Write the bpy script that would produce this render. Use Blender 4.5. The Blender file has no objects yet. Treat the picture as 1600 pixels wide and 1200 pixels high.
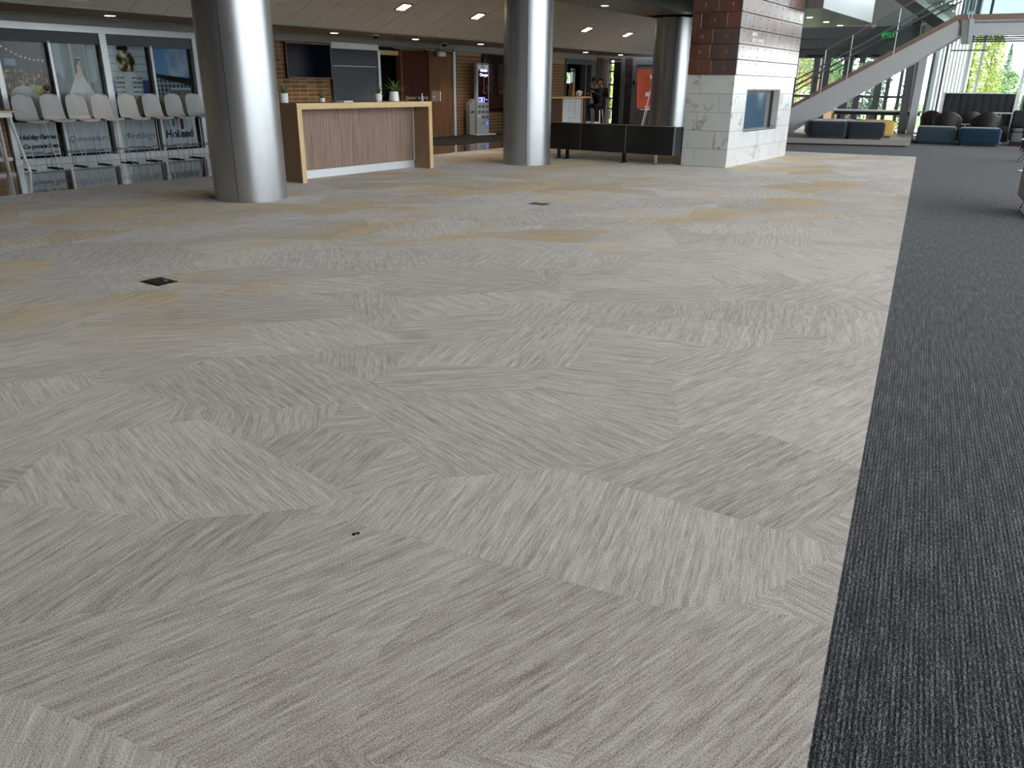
import bpy, bmesh, math, random
import numpy as np
from mathutils import Vector, Matrix
random.seed(7); np.random.seed(7)
S = bpy.context.scene
COL = S.collection
PI = math.pi

# ------------------------------------------------------------------ camera
P_, R_, A_ = 0.367107956, 0.00996400, 0.606895416     # pitch down, roll, heading
FPX = 1212.86
def cam_axes():
    f0 = Vector((math.cos(A_), math.sin(A_), 0)); rt = Vector((math.sin(A_), -math.cos(A_), 0)); up = Vector((0, 0, 1))
    f = f0*math.cos(P_) - up*math.sin(P_); u = f0*math.sin(P_) + up*math.cos(P_)
    return rt*math.cos(R_) + u*math.sin(R_), u*math.cos(R_) - rt*math.sin(R_), f
CR, CU, CF = cam_axes()
CAMP = Vector((0, 0, 1.4))
cd = bpy.data.cameras.new('camera'); cam = bpy.data.objects.new('camera', cd); COL.objects.link(cam)
cd.sensor_fit = 'HORIZONTAL'; cd.sensor_width = 36; cd.lens = FPX/1600*36; cd.clip_end = 300; cd.clip_start = 0.05
M = Matrix((CR, CU, -CF)).transposed().to_4x4(); M.translation = CAMP
cam.matrix_world = M
S.camera = cam
def proj(p):
    d = Vector(p) - CAMP; z = d.dot(CF)
    return (800 + FPX*d.dot(CR)/z, 600 - FPX*d.dot(CU)/z, z)

# ------------------------------------------------------------------ world, light, exposure
S.view_settings.view_transform = 'Standard'; S.view_settings.look = 'None'
S.view_settings.gamma = 1; S.view_settings.use_curve_mapping = False
S.view_settings.exposure = 0.93
w = bpy.data.worlds.new('overcast_sky'); S.world = w; w.use_nodes = True
bg = w.node_tree.nodes['Background']
bg.inputs['Color'].default_value = (0.93, 0.965, 1.0, 1); bg.inputs['Strength'].default_value = 3.4
S.cycles.max_bounces = 10; S.cycles.diffuse_bounces = 6; S.cycles.glossy_bounces = 4
S.cycles.transparent_max_bounces = 16; S.cycles.sample_clamp_indirect = 8
S.cycles.use_denoising = True

TH = math.atan(0.1465)
UX = Vector((math.cos(TH), math.sin(TH), 0)); VX = Vector((-math.sin(TH), math.cos(TH), 0))
def W(u, v, z=0): return UX*u + VX*v + Vector((0, 0, z))

def portal(c, rot, sx, sy):
    l = bpy.data.lights.new('window_portal', 'AREA'); l.shape = 'RECTANGLE'; l.size = sx; l.size_y = sy
    l.cycles.is_portal = True
    o = bpy.data.objects.new('window_portal', l); COL.objects.link(o); o.location = c; o.rotation_euler = rot
    o['kind'] = 'helper'
# portals sit in the openings of the two glass walls (they only guide sampling of the sky)
portal(W(14.3, -5.6, 3.75), (-PI/2, 0, TH), 31.8, 7.4)
portal(W(30.5, -2.4, 3.75), (PI/2, 0, TH + PI/2), 5.6, 7.4)

# ------------------------------------------------------------------ helpers
def lin(c):
    c = c/255
    return c/12.92 if c <= .04045 else ((c+.055)/1.055)**2.4
def rgb(r, g, b): return (lin(r), lin(g), lin(b), 1)

class NT:
    def __init__(s, name):
        s.m = bpy.data.materials.new(name); s.m.use_nodes = True; s.t = s.m.node_tree
        s.b = s.t.nodes['Principled BSDF']; s.out = s.t.nodes['Material Output']
    def n(s, typ, **kw):
        x = s.t.nodes.new(typ)
        for k, v in kw.items():
            if k.startswith('i_'):
                key = k[2:]; key = int(key) if key.isdigit() else key.replace('_', ' ')
                s.set(x.inputs[key], v)
            else: setattr(x, k, v)
        return x
    def set(s, inp, v):
        if isinstance(v, bpy.types.NodeSocket): s.t.links.new(v, inp)
        else: inp.default_value = v
    def math(s, op, a, b=0.0, c=None, clamp=False):
        x = s.n('ShaderNodeMath', operation=op, use_clamp=clamp); s.set(x.inputs[0], a); s.set(x.inputs[1], b)
        if c is not None: s.set(x.inputs[2], c)
        return x.outputs[0]
    def mix(s, f, a, b, blend='MIX'):
        x = s.n('ShaderNodeMix', data_type='RGBA', blend_type=blend); s.set(x.inputs[0], f); s.set(x.inputs[6], a); s.set(x.inputs[7], b)
        return x.outputs[2]
    def ramp(s, f, stops):
        x = s.n('ShaderNodeValToRGB'); e = x.color_ramp.elements
        while len(e) < len(stops): e.new(0.5)
        for k, (p, c) in enumerate(stops): e[k].position = p; e[k].color = c
        s.set(x.inputs[0], f); return x.outputs[0]
    def noise(s, vec, scale=1.0, detail=2.0, rough=.5, dist=0.0):
        x = s.n('ShaderNodeTexNoise'); s.set(x.inputs['Vector'], vec); x.inputs['Scale'].default_value = scale
        x.inputs['Detail'].default_value = detail; x.inputs['Roughness'].default_value = rough; x.inputs['Distortion'].default_value = dist
        return x.outputs[0]
    def vmul(s, v, t):
        x = s.n('ShaderNodeVectorMath', operation='MULTIPLY'); s.set(x.inputs[0], v); x.inputs[1].default_value = t; return x.outputs[0]
    def vadd(s, v, t):
        x = s.n('ShaderNodeVectorMath', operation='ADD'); s.set(x.inputs[0], v); s.set(x.inputs[1], t); return x.outputs[0]
    def bump(s, h, strength=.3, dist=.01):
        x = s.n('ShaderNodeBump'); s.set(x.inputs['Height'], h); x.inputs['Strength'].default_value = strength; x.inputs['Distance'].default_value = dist
        s.t.links.new(x.outputs[0], s.b.inputs['Normal'])
    def pos(s): return s.n('ShaderNodeNewGeometry').outputs['Position']
    def obj(s): return s.n('ShaderNodeTexCoord').outputs['Object']
    def rand(s): return s.n('ShaderNodeObjectInfo').outputs['Random']

def mat(name, c, rough=.5, metal=0.0, vary=.06, vscale=6.0, spec=.5, coat=0.0, coat_r=.1, sheen=0.0, per_obj=0.0, bump=0.0, bscale=200):
    t = NT(name); b = t.b
    c = rgb(*c)
    n = t.noise(t.obj(), vscale, 3)
    lo = tuple(x*(1-vary) for x in c[:3])+(1,); hi = tuple(min(1, x*(1+vary)) for x in c[:3])+(1,)
    col = t.mix(n, lo, hi)
    if per_obj:
        k = t.math('MULTIPLY_ADD', t.rand(), 2*per_obj, 1-per_obj)
        kk = t.n('ShaderNodeCombineColor', i_0=k, i_1=k, i_2=k).outputs[0]
        col = t.mix(1.0, col, kk, 'MULTIPLY')
    t.set(b.inputs['Base Color'], col)
    b.inputs['Roughness'].default_value = rough; b.inputs['Metallic'].default_value = metal
    b.inputs['Specular IOR Level'].default_value = spec
    b.inputs['Coat Weight'].default_value = coat; b.inputs['Coat Roughness'].default_value = coat_r
    b.inputs['Sheen Weight'].default_value = sheen
    if bump: t.bump(t.noise(t.obj(), bscale, 2), bump, .002)
    return t.m

def wood(name, c0, c1, axis='z', freq=30, rough=.45, coat=0.0):
    t = NT(name); s = {'x': (1.2, freq, freq), 'y': (freq, 1.2, freq), 'z': (freq, freq, 1.2)}[axis]
    v = t.vadd(t.vmul(t.obj(), s), t.n('ShaderNodeCombineXYZ', i_0=t.math('MULTIPLY', t.rand(), 37.0)).outputs[0])
    n = t.noise(v, 1, 4, .6, .3)
    t.set(t.b.inputs['Base Color'], t.ramp(n, [(.3, rgb(*c0)), (.7, rgb(*c1))]))
    t.b.inputs['Roughness'].default_value = rough; t.b.inputs['Coat Weight'].default_value = coat; t.b.inputs['Specular IOR Level'].default_value = .25
    return t.m

def emit(name, c, s):
    t = NT(name); t.b.inputs['Base Color'].default_value = (0, 0, 0, 1)
    t.b.inputs['Emission Color'].default_value = rgb(*c); t.b.inputs['Emission Strength'].default_value = s
    return t.m

def glass_mat(name, tint=(1, 1, 1), base=.04, edge=.6, rough=.02):
    t = NT(name)
    tr = t.n('ShaderNodeBsdfTransparent', i_Color=tint+(1,)); gl = t.n('ShaderNodeBsdfGlossy', i_Roughness=rough)
    gl.inputs['Color'].default_value = (1, 1, 1, 1)
    lw = t.n('ShaderNodeLayerWeight', i_Blend=.25)
    f = t.math('MULTIPLY_ADD', lw.outputs['Facing'], 0, base)
    f = t.math('ADD', t.math('MULTIPLY', t.math('POWER', lw.outputs['Facing'], 4.0), edge), base)
    mx = t.n('ShaderNodeMixShader'); t.set(mx.inputs[0], f); t.t.links.new(tr.outputs[0], mx.inputs[1]); t.t.links.new(gl.outputs[0], mx.inputs[2])
    t.t.links.new(mx.outputs[0], t.out.inputs['Surface'])
    return t.m

class MB:
    def __init__(s): s.bm = bmesh.new()
    def box(s, x0, x1, y0, y1, z0, z1, bev=0, seg=2, T=None):
        vs = [s.bm.verts.new(Vector((x, y, z))) for x in (x0, x1) for y in (y0, y1) for z in (z0, z1)]
        F = [(0, 1, 3, 2), (4, 6, 7, 5), (0, 4, 5, 1), (2, 3, 7, 6), (0, 2, 6, 4), (1, 5, 7, 3)]
        fs = [s.bm.faces.new([vs[i] for i in f]) for f in F]
        if T is not None: bmesh.ops.transform(s.bm, matrix=T, verts=vs)
        if bev:
            es = list({e for f in fs for e in f.edges})
            bmesh.ops.bevel(s.bm, geom=es, offset=bev, segments=seg, affect='EDGES', profile=.5)
        return s
    def prism(s, pts, h0, h1, axis='z'):
        def P(a, b, h): return {'z': (a, b, h), 'y': (a, h, b), 'x': (h, a, b)}[axis]
        lo = [s.bm.verts.new(P(a, b, h0)) for a, b in pts]; hi = [s.bm.verts.new(P(a, b, h1)) for a, b in pts]
        n = len(pts)
        s.bm.faces.new(lo[::-1]); s.bm.faces.new(hi)
        for i in range(n): s.bm.faces.new((lo[i], lo[(i+1) % n], hi[(i+1) % n], hi[i]))
        return s
    def tube(s, pts, r, seg=8, r2=None):
        pts = [Vector(p) for p in pts]; n = len(pts); rings = []
        for i, p in enumerate(pts):
            d = (pts[min(i+1, n-1)] - pts[max(i-1, 0)]).normalized()
            a = d.cross(Vector((0, 0, 1)) if abs(d.z) < .95 else Vector((1, 0, 0))).normalized(); b = d.cross(a)
            rr = r if r2 is None else r + (r2-r)*i/(n-1)
            rings.append([s.bm.verts.new(p + a*rr*math.cos(2*PI*k/seg) + b*rr*math.sin(2*PI*k/seg)) for k in range(seg)])
        for i in range(n-1):
            for k in range(seg):
                s.bm.faces.new((rings[i][k], rings[i][(k+1) % seg], rings[i+1][(k+1) % seg], rings[i+1][k]))
        s.bm.faces.new(rings[0][::-1]); s.bm.faces.new(rings[-1])
        return s
    def lathe(s, prof, seg=24, c=(0, 0, 0), cap=True):
        rings = [[s.bm.verts.new((c[0]+r*math.cos(2*PI*k/seg), c[1]+r*math.sin(2*PI*k/seg), c[2]+z)) for k in range(seg)] for r, z in prof]
        for i in range(len(prof)-1):
            for k in range(seg):
                s.bm.faces.new((rings[i][k], rings[i][(k+1) % seg], rings[i+1][(k+1) % seg], rings[i+1][k]))
        if cap: s.bm.faces.new(rings[0][::-1]); s.bm.faces.new(rings[-1])
        return s
    def grid(s, P):
        V = [[s.bm.verts.new(p) for p in row] for row in P]
        for i in range(len(V)-1):
            for j in range(len(V[0])-1):
                s.bm.faces.new((V[i][j], V[i][j+1], V[i+1][j+1], V[i+1][j]))
        return s
    def quad(s, a, b, c, d): s.bm.faces.new([s.bm.verts.new(p) for p in (a, b, c, d)]); return s
    def build(s, name, m, parent=None, smooth=False, loc=None, rot=None, mods=None, fix=True):
        if fix: bmesh.ops.recalc_face_normals(s.bm, faces=s.bm.faces)
        me = bpy.data.meshes.new(name); s.bm.to_mesh(me); s.bm.free()
        o = bpy.data.objects.new(name, me); COL.objects.link(o); me.materials.append(m)
        if smooth:
            for p in me.polygons: p.use_smooth = True
            try: me.set_sharp_from_angle(angle=math.radians(38))
            except Exception: pass
        if parent is not None: o.parent = parent
        if loc is not None: o.location = loc
        if rot is not None: o.rotation_euler = rot
        return o

def solidify(o, t, off=0.0, subsurf=0):
    md = o.modifiers.new('solid', 'SOLIDIFY'); md.thickness = t; md.offset = off
    if subsurf:
        sd = o.modifiers.new('sub', 'SUBSURF'); sd.levels = sd.render_levels = subsurf
    return o
def tag(o, label, cat, group=None):
    o['label'] = label; o['category'] = cat
    if group: o['group'] = group
    return o
def thing(name, label, cat, loc=(0, 0, 0), rz=0, group=None):
    o = bpy.data.objects.new(name, None); COL.objects.link(o); o.location = loc; o.rotation_euler = (0, 0, rz)
    o.empty_display_size = .1
    return tag(o, label, cat, group)
def struct(name, loc=(0, 0, 0), rz=0):
    o = bpy.data.objects.new(name, None); COL.objects.link(o); o.location = loc; o.rotation_euler = (0, 0, rz); o['kind'] = 'structure'
    return o
def copy_tree(o, parent=None):
    c = o.copy(); COL.objects.link(c); c.parent = parent
    for ch in list(o.children): copy_tree(ch, c)
    return c
def share(o, name_parent, loc):
    c = o.copy(); COL.objects.link(c); c.parent = name_parent; c.location = loc; return c
def text(body, size, m, parent, loc, rot, name='lettering', shear=0.0, bold=0.0, spacing=1.0, depth=.002, align='CENTER'):
    cu = bpy.data.curves.new(name, 'FONT'); cu.body = body; cu.size = size; cu.shear = shear; cu.offset = bold
    cu.extrude = depth; cu.align_x = align; cu.space_character = spacing; cu.resolution_u = 3
    o = bpy.data.objects.new(name, cu); COL.objects.link(o)
    dg = bpy.context.evaluated_depsgraph_get()
    me = bpy.data.meshes.new_from_object(o.evaluated_get(dg)); bpy.data.objects.remove(o)
    o = bpy.data.objects.new(name, me); COL.objects.link(o); me.materials.clear(); me.materials.append(m)
    o.parent = parent; o.location = loc; o.rotation_euler = rot
    return o
FRONT = (PI/2, 0, 0)            # text on a wall that looks towards -Y
LEFTW = (PI/2, 0, -PI/2)        # text on a wall that looks towards -X

# ------------------------------------------------------------------ materials
def carpet_light():
    t = NT('light_carpet'); p = t.pos()
    vo = t.n('ShaderNodeTexVoronoi', voronoi_dimensions='2D', i_Scale=1.0); t.set(vo.inputs['Vector'], t.vmul(p, (1.0, 1.45, 1)))
    vo.inputs['Randomness'].default_value = 1.0
    vo2 = t.n('ShaderNodeTexVoronoi', voronoi_dimensions='2D', i_Scale=1.0)
    r2 = t.n('ShaderNodeVectorRotate', rotation_type='Z_AXIS', i_Angle=.9); t.set(r2.inputs['Vector'], p)
    t.set(vo2.inputs['Vector'], t.vmul(r2.outputs[0], (.8, 1.7, 1)))
    s1 = t.n('ShaderNodeSeparateColor', i_0=vo.outputs['Color']); s2 = t.n('ShaderNodeSeparateColor', i_0=vo2.outputs['Color'])
    # two overlapping sets of shards, one laid over part of the other
    over = t.math('GREATER_THAN', s2.outputs[2], .55)
    mixv = lambda a_, b_: t.math('ADD', t.math('MULTIPLY', a_, t.math('SUBTRACT', 1.0, over)), t.math('MULTIPLY', b_, over))
    A, B, Cc = mixv(s1.outputs[0], s2.outputs[0]), mixv(s1.outputs[1], s2.outputs[1]), mixv(s1.outputs[2], s2.outputs[0])
    q = t.math('MULTIPLY', t.math('FLOOR', t.math('MULTIPLY', A, 6.0)), PI/6)
    ro = t.n('ShaderNodeVectorRotate', rotation_type='Z_AXIS'); t.set(ro.inputs['Vector'], p); t.set(ro.inputs['Angle'], t.math('ADD', q, .25))
    off = t.n('ShaderNodeCombineXYZ', i_0=t.math('MULTIPLY', B, 31.0), i_1=t.math('MULTIPLY', Cc, 17.0)).outputs[0]
    rv = t.vadd(ro.outputs[0], off)
    fine = t.noise(t.vmul(rv, (95, 7.0, 1)), 1, 3, .7)
    mid = t.noise(t.vmul(rv, (38, 1.6, 1)), 1, 2, .6)
    tuft = t.math('ADD', t.math('MULTIPLY', t.noise(p, 210, 2, .7), .6), t.math('MULTIPLY', t.noise(p, 520, 1, .5), .4))
    blot = t.noise(p, .8, 3, .6)
    k = t.math('ADD', t.math('MULTIPLY', fine, .62), t.math('MULTIPLY', mid, .38))
    k = t.math('ADD', k, t.math('MULTIPLY', t.math('SUBTRACT', tuft, .5), 1.5))
    k = t.math('ADD', k, t.math('MULTIPLY', t.math('SUBTRACT', B, .5), .09))
    k = t.math('ADD', k, t.math('MULTIPLY', t.math('SUBTRACT', blot, .5), .14))
    grey = t.ramp(k, [(.26, rgb(132, 120, 113)), (.5, rgb(203, 191, 184)), (.74, rgb(244, 236, 230))])
    # ochre yarn patches towards the far side of the hall
    sx = t.n('ShaderNodeSeparateXYZ', i_0=p)
    reg = t.math('ADD', t.math('MULTIPLY', sx.outputs[1], .115), t.math('MULTIPLY', sx.outputs[0], .035))
    reg = t.math('MINIMUM', reg, 1.15)
    yn = t.noise(t.vmul(p, (.55, .8, 1)), 1.0, 2, .5)
    yy = t.math('ADD', t.math('ADD', t.math('MULTIPLY', yn, 1.7), t.math('MULTIPLY', Cc, .55)), t.math('MULTIPLY', reg, .42))
    yy = t.math('ADD', yy, t.math('MULTIPLY', t.math('SUBTRACT', k, .5), .9)); yy = t.math('ADD', yy, .15)
    ym = t.n('ShaderNodeMapRange', i_0=yy, i_1=1.66, i_2=1.94).outputs[0]
    gate = t.n('ShaderNodeMapRange', i_0=reg, i_1=.5, i_2=.68).outputs[0]
    ym = t.math('MULTIPLY', ym, gate)
    yel = t.ramp(k, [(.28, rgb(140, 104, 50)), (.5, rgb(202, 165, 96)), (.72, rgb(234, 204, 144))])
    t.set(t.b.inputs['Base Color'], t.mix(t.math('MULTIPLY', ym, .8), grey, yel))
    t.b.inputs['Roughness'].default_value = 1; t.b.inputs['Specular IOR Level'].default_value = .15
    t.b.inputs['Sheen Weight'].default_value = .25
    t.bump(t.math('ADD', t.math('MULTIPLY', fine, .6), tuft), .55, .006)
    return t.m
def carpet_dark():
    t = NT('dark_carpet'); p = t.pos()
    ro = t.n('ShaderNodeVectorRotate', rotation_type='Z_AXIS'); t.set(ro.inputs['Vector'], p); ro.inputs['Angle'].default_value = -TH
    r = ro.outputs[0]
    sx = t.n('ShaderNodeSeparateXYZ', i_0=r)
    rib = t.math('MULTIPLY_ADD', t.math('SINE', t.math('MULTIPLY', sx.outputs[1], 2*PI/.0125)), .5, .5)
    n1 = t.noise(t.vmul(r, (55, 170, 1)), 1, 3, .7)
    n2 = t.noise(t.vmul(r, (5, 60, 1)), 1, 2, .6)
    tu = t.noise(p, 260, 1)
    k = t.math('ADD', t.math('ADD', t.math('MULTIPLY', n1, .75), t.math('MULTIPLY', n2, .35)), t.math('MULTIPLY', t.math('SUBTRACT', tu, .5), .8))
    k = t.math('ADD', k, t.math('MULTIPLY', t.math('SUBTRACT', rib, .5), .06))
    t.set(t.b.inputs['Base Color'], t.ramp(k, [(.40, rgb(18, 19, 22)), (.57, rgb(52, 54, 61)), (.74, rgb(142, 144, 150))]))
    t.b.inputs['Roughness'].default_value = 1; t.b.inputs['Specular IOR Level'].default_value = .12; t.b.inputs['Sheen Weight'].default_value = .15
    t.bump(t.math('ADD', t.math('MULTIPLY', rib, .4), n1), .7, .006)
    return t.m
def marble_mat():
    t = NT('white_marble'); r = t.math('MULTIPLY', t.rand(), 60.0)
    v = t.vadd(t.pos(), t.n('ShaderNodeCombineXYZ', i_0=r, i_1=r, i_2=t.math('MULTIPLY', r, .7)).outputs[0])
    d = t.n('ShaderNodeTexNoise', i_Scale=1.6, i_Detail=4.0); t.set(d.inputs['Vector'], v)
    n = t.noise(t.vadd(v, t.vmul(d.outputs['Color'], (.9, .9, .9))), 1.1, 5, .55)
    line = t.math('ABSOLUTE', t.math('SUBTRACT', n, .5))
    gate = t.noise(v, 1.7, 1)
    vein = t.n('ShaderNodeMapRange', i_0=line, i_1=.0, i_2=.022, i_3=1.0, i_4=0.0).outputs[0]
    vein = t.math('MULTIPLY', vein, t.n('ShaderNodeMapRange', i_0=gate, i_1=.47, i_2=.62).outputs[0])
    t.set(t.b.inputs['Base Color'], t.mix(t.math('MULTIPLY', vein, .75), t.ramp(n, [(.3, rgb(206, 207, 208)), (.7, rgb(220, 221, 222))]), rgb(110, 106, 104)))
    t.b.inputs['Roughness'].default_value = .28
    return t.m
def rust_mat():
    t = NT('rusted_steel'); p = t.pos()
    n = t.noise(t.vmul(p, (3, 3, 1.5)), 1, 5, .6); sp = t.noise(p, 55, 2)
    stk = t.noise(t.vmul(p, (26, 26, 1.5)), 1, 3, .6)
    k = t.math('ADD', t.math('MULTIPLY', n, .7), t.math('MULTIPLY', t.rand(), .3))
    c = t.ramp(k, [(.25, rgb(52, 26, 16)), (.5, rgb(92, 44, 24)), (.8, rgb(128, 64, 34))])
    c = t.mix(t.n('ShaderNodeMapRange', i_0=sp, i_1=.66, i_2=.72).outputs[0], c, rgb(30, 20, 16))
    t.set(t.b.inputs['Base Color'], c)
    t.b.inputs['Roughness'].default_value = .5; t.b.inputs['Metallic'].default_value = .15
    t.b.inputs['Coat Weight'].default_value = 1.0; t.b.inputs['Coat IOR'].default_value = 1.8
    t.set(t.b.inputs['Coat Roughness'], t.n('ShaderNodeMapRange', i_0=stk, i_1=.3, i_2=.7, i_3=.1, i_4=.3).outputs[0])
    t.bump(t.math('ADD', sp, stk), .25, .004)
    return t.m
def brick_mat(name, c0, c1):
    t = NT(name)
    n = t.noise(t.pos(), 14, 4); k = t.math('ADD', t.math('MULTIPLY', n, .4), t.math('MULTIPLY', t.rand(), .6))
    t.set(t.b.inputs['Base Color'], t.ramp(k, [(.15, rgb(*c0)), (.85, rgb(*c1))])); t.b.inputs['Roughness'].default_value = .85
    t.bump(t.noise(t.pos(), 60, 3), .4, .004)
    return t.m
def concrete_mat():
    t = NT('polished_concrete'); p = t.pos()
    n = t.noise(p, 1.3, 6, .6)
    t.set(t.b.inputs['Base Color'], t.ramp(n, [(.3, rgb(92, 82, 72)), (.7, rgb(128, 118, 106))]))
    t.set(t.b.inputs['Roughness'], t.n('ShaderNodeMapRange', i_0=t.noise(p, 4, 3), i_3=.08, i_4=.18).outputs[0])
    t.b.inputs['Coat Weight'].default_value = .7; t.b.inputs['Coat Roughness'].default_value = .04
    return t.m
def leaf_mat(name, c0, c1):
    t = NT(name); k = t.noise(t.pos(), 2.5, 4, .6)
    t.set(t.b.inputs['Base Color'], t.ramp(k, [(.3, rgb(*c0)), (.7, rgb(*c1))])); t.b.inputs['Roughness'].default_value = .6
    t.b.inputs['Subsurface Weight'].default_value = 0
    return t.m
def print_mat():
    t = NT('poster_print'); a = t.n('ShaderNodeVertexColor', layer_name='print')
    t.t.links.new(a.outputs[0], t.b.inputs['Base Color']); t.b.inputs['Roughness'].default_value = .7; t.b.inputs['Specular IOR Level'].default_value = .05
    return t.m

M_ = dict(
 soffitpanel=mat('pale_soffit_panel', (206, 214, 210), .6),
 grout=mat('grey_grout', (128, 128, 128), .9),
 stoolgrey=mat('grey_moulded_plastic', (164, 167, 170), .4), wire=mat('stool_wire', (150, 152, 156), .3, .8),
 lcarpet=carpet_light(), dcarpet=carpet_dark(), marble=marble_mat(), rust=rust_mat(), concrete=concrete_mat(), printed=print_mat(),
 brick=brick_mat('tan_brick', (104, 72, 44), (150, 112, 72)), dbrick=brick_mat('dark_brick', (44, 32, 28), (66, 48, 40)),
 mortar=mat('mortar', (172, 152, 124), .95), dmortar=mat('dark_mortar', (74, 66, 62), .95),
 tile=mat('ceiling_tile', (226, 219, 212), .9, per_obj=.03), paint=mat('soffit_paint', (156, 140, 126), .85), plenum=mat('tile_gap', (52, 48, 45), .9),
 greypaint=mat('grey_paint', (150, 152, 152), .7), dimgrey=mat('dark_grey_paint', (92, 95, 98), .7), whitewall=mat('white_wall_paint', (205, 203, 198), .85), fascia=mat('metal_fascia', (150, 152, 156), .38, .75),
 alu=mat('silver_aluminium', (205, 210, 216), .42, .45), colpanel=mat('column_cladding', (172, 174, 178), .33, .82), seam=mat('black_seam', (18, 18, 19), .7),
 darkalu=mat('dark_bronze_aluminium', (104, 106, 109), .45, .4), black=mat('black_plastic', (16, 16, 17), .5), blackgap=mat('black_void', (8, 8, 8), .8),
 shade=mat('roller_shade_cloth', (92, 97, 106), .9, vary=.03), oak=wood('light_maple', (200, 168, 122), (222, 194, 150), 'x', 25), walnut=wood('walnut_veneer', (112, 90, 80), (158, 136, 124), 'z', 42, .5),
 laminate=wood('dark_brown_laminate', (142, 116, 90), (156, 130, 102), 'z', 40, .5), doorred=wood('red_mahogany_veneer', (62, 20, 9), (84, 30, 14), 'z', 18, .65),
 doorbrown=wood('brown_oak_veneer', (104, 70, 46), (132, 92, 60), 'z', 22, .6), chrome=mat('chrome', (215, 216, 218), .12, 1.0), steel=mat('brushed_steel', (176, 178, 180), .3, .9),
 white=mat('white_plastic', (222, 222, 218), .4), ceramic=mat('white_ceramic', (232, 232, 230), .25), whitemetal=mat('white_metal', (226, 226, 224), .4),
 leaf=leaf_mat('green_leaf', (48, 74, 34), (112, 138, 72)), soil=mat('potting_soil', (52, 38, 28), .95),
 vinyl=mat('black_vinyl', (20, 20, 22), .45, bump=.15), paper=mat('paper', (225, 224, 220), .8), kraft=mat('kraft_paper', (160, 124, 90), .85),
 navy=mat('navy_upholstery', (26, 35, 50), .9, sheen=.3, bump=.2, bscale=300), teal=mat('teal_upholstery', (10, 54, 80), .9, sheen=.3, bump=.2, bscale=300), slate=mat('slate_blue_upholstery', (46, 66, 80), .9, sheen=.3, bump=.2, bscale=300),
 lgrey=mat('pale_grey_upholstery', (190, 196, 202), .9, bump=.2), mustard=mat('mustard_upholstery', (206, 168, 92), .9, bump=.2), charcoal=mat('charcoal_upholstery', (48, 51, 56), .9, bump=.2, bscale=250),
 leather=mat('dark_brown_leather', (44, 36, 34), .42), sofa=mat('mid_grey_upholstery', (116, 116, 118), .9, bump=.2), red=mat('red_upholstery', (132, 34, 28), .85), stone=mat('grey_stone', (146, 140, 136), .5, bump=.1, vary=.15, vscale=25),
 stairpaint=mat('stair_steel_paint', (204, 205, 208), .5), bronze=mat('stair_bronze_cap', (148, 124, 112), .45, .3), tread=mat('stair_tread', (146, 150, 150), .7), lamp=emit('lamp_diffuser', (255, 226, 180), 9.0),
 exit=emit('exit_sign_green', (30, 200, 80), .55), screen=None, glass=glass_mat('clear_glass', (.97, .985, .98)), dimglass=glass_mat('poster_glass', (.97, .98, .98), .008, .05, .05), bluglass=glass_mat('blue_tinted_glass', (.40, .455, .48)), greenglass=glass_mat('stair_glass', (.92, .965, .955), .04),
 tvblack=mat('screen_glass', (6, 8, 26), .12, spec=.05), ink=mat('dark_ink', (24, 28, 40), .6), inkgrey=mat('grey_ink', (60, 66, 76), .6), frost=mat('frosted_film', (176, 190, 204), .45, vary=.03), orange=mat('orange_red_board', (180, 70, 38), .8),
 etched=mat('etched_lettering', (176, 158, 146), .5), whiteink=mat('white_ink', (232, 232, 230), .6), bark=mat('bark', (92, 78, 64), .9),
 tree1=leaf_mat('yellow_green_leaves', (140, 164, 78), (220, 228, 142)), tree2=leaf_mat('mid_green_leaves', (100, 134, 88), (176, 204, 150)), tree3=leaf_mat('dark_conifer', (84, 110, 100), (146, 174, 150)),
 grass=mat('lawn', (104, 130, 72), .95, vary=.3, vscale=2), paving=mat('outdoor_paving', (178, 174, 168), .9, vary=.1), cabinet=mat('pale_grey_laminate', (178, 188, 194), .5), countertop=wood('counter_maple', (176, 142, 100), (204, 172, 128), 'x', 20),
 skin=mat('skin', (176, 124, 98), .55), hair=mat('black_hair', (18, 15, 14), .5), cloth=mat('navy_sweater', (24, 30, 42), .9), cloth2=mat('black_coat', (16, 17, 20), .9), trousers=mat('black_trousers', (15, 15, 18), .9), shoe=mat('white_shoe', (214, 214, 212), .6),
 mat=mat('entrance_mat', (34, 33, 33), 1, bump=.4), brickwork=mat('red_brick_building', (150, 110, 92), .9), seatpad=mat('pale_seat_cushion', (196, 190, 196), .9), teal2=mat('teal_print', (60, 140, 150), .6), redprint=mat('red_print', (178, 60, 66), .6), navyprint=mat('navy_print', (30, 50, 90), .6), grille=mat('grey_louvre', (72, 72, 80), .5, .3))

# ------------------------------------------------------------------ floor
floor = struct('floor')
MB().box(-8, 34, -9, 24, -.4, -.004).build('concrete_slab', M_['concrete'], floor)
bl = lambda u: W(u, -.012)
p0, p1, p2 = bl(-7), bl(20.13), W(20.13, 2.9)
xe = lambda y: W(20.13, (y - 20.13*math.sin(TH))/math.cos(TH))
p2 = xe(11.3)
MB().prism([(p0.x, p0.y), (p1.x, p1.y), (p2.x, p2.y), (-7.9, 11.3), (-7.9, p0.y)], -.004, 0).build('light_carpet', M_['lcarpet'], floor)['label'] = 'pale grey broadloom with streaked shards and ochre patches'
q0, q1, q2, q3 = W(-7, -.012), W(-7, -5.4), W(29.9, -5.4), W(29.9, 6)
q4 = Vector((29.9, 11.3, 0)); 
MB().prism([(p0.x, p0.y), (q1.x, q1.y), (q2.x, q2.y), (q3.x, q3.y), (q3.x, 11.3), (p2.x, p2.y), (p1.x, p1.y)], -.004, .0).build('dark_carpet', M_['dcarpet'], floor)['label'] = 'charcoal ribbed carpet'

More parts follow.
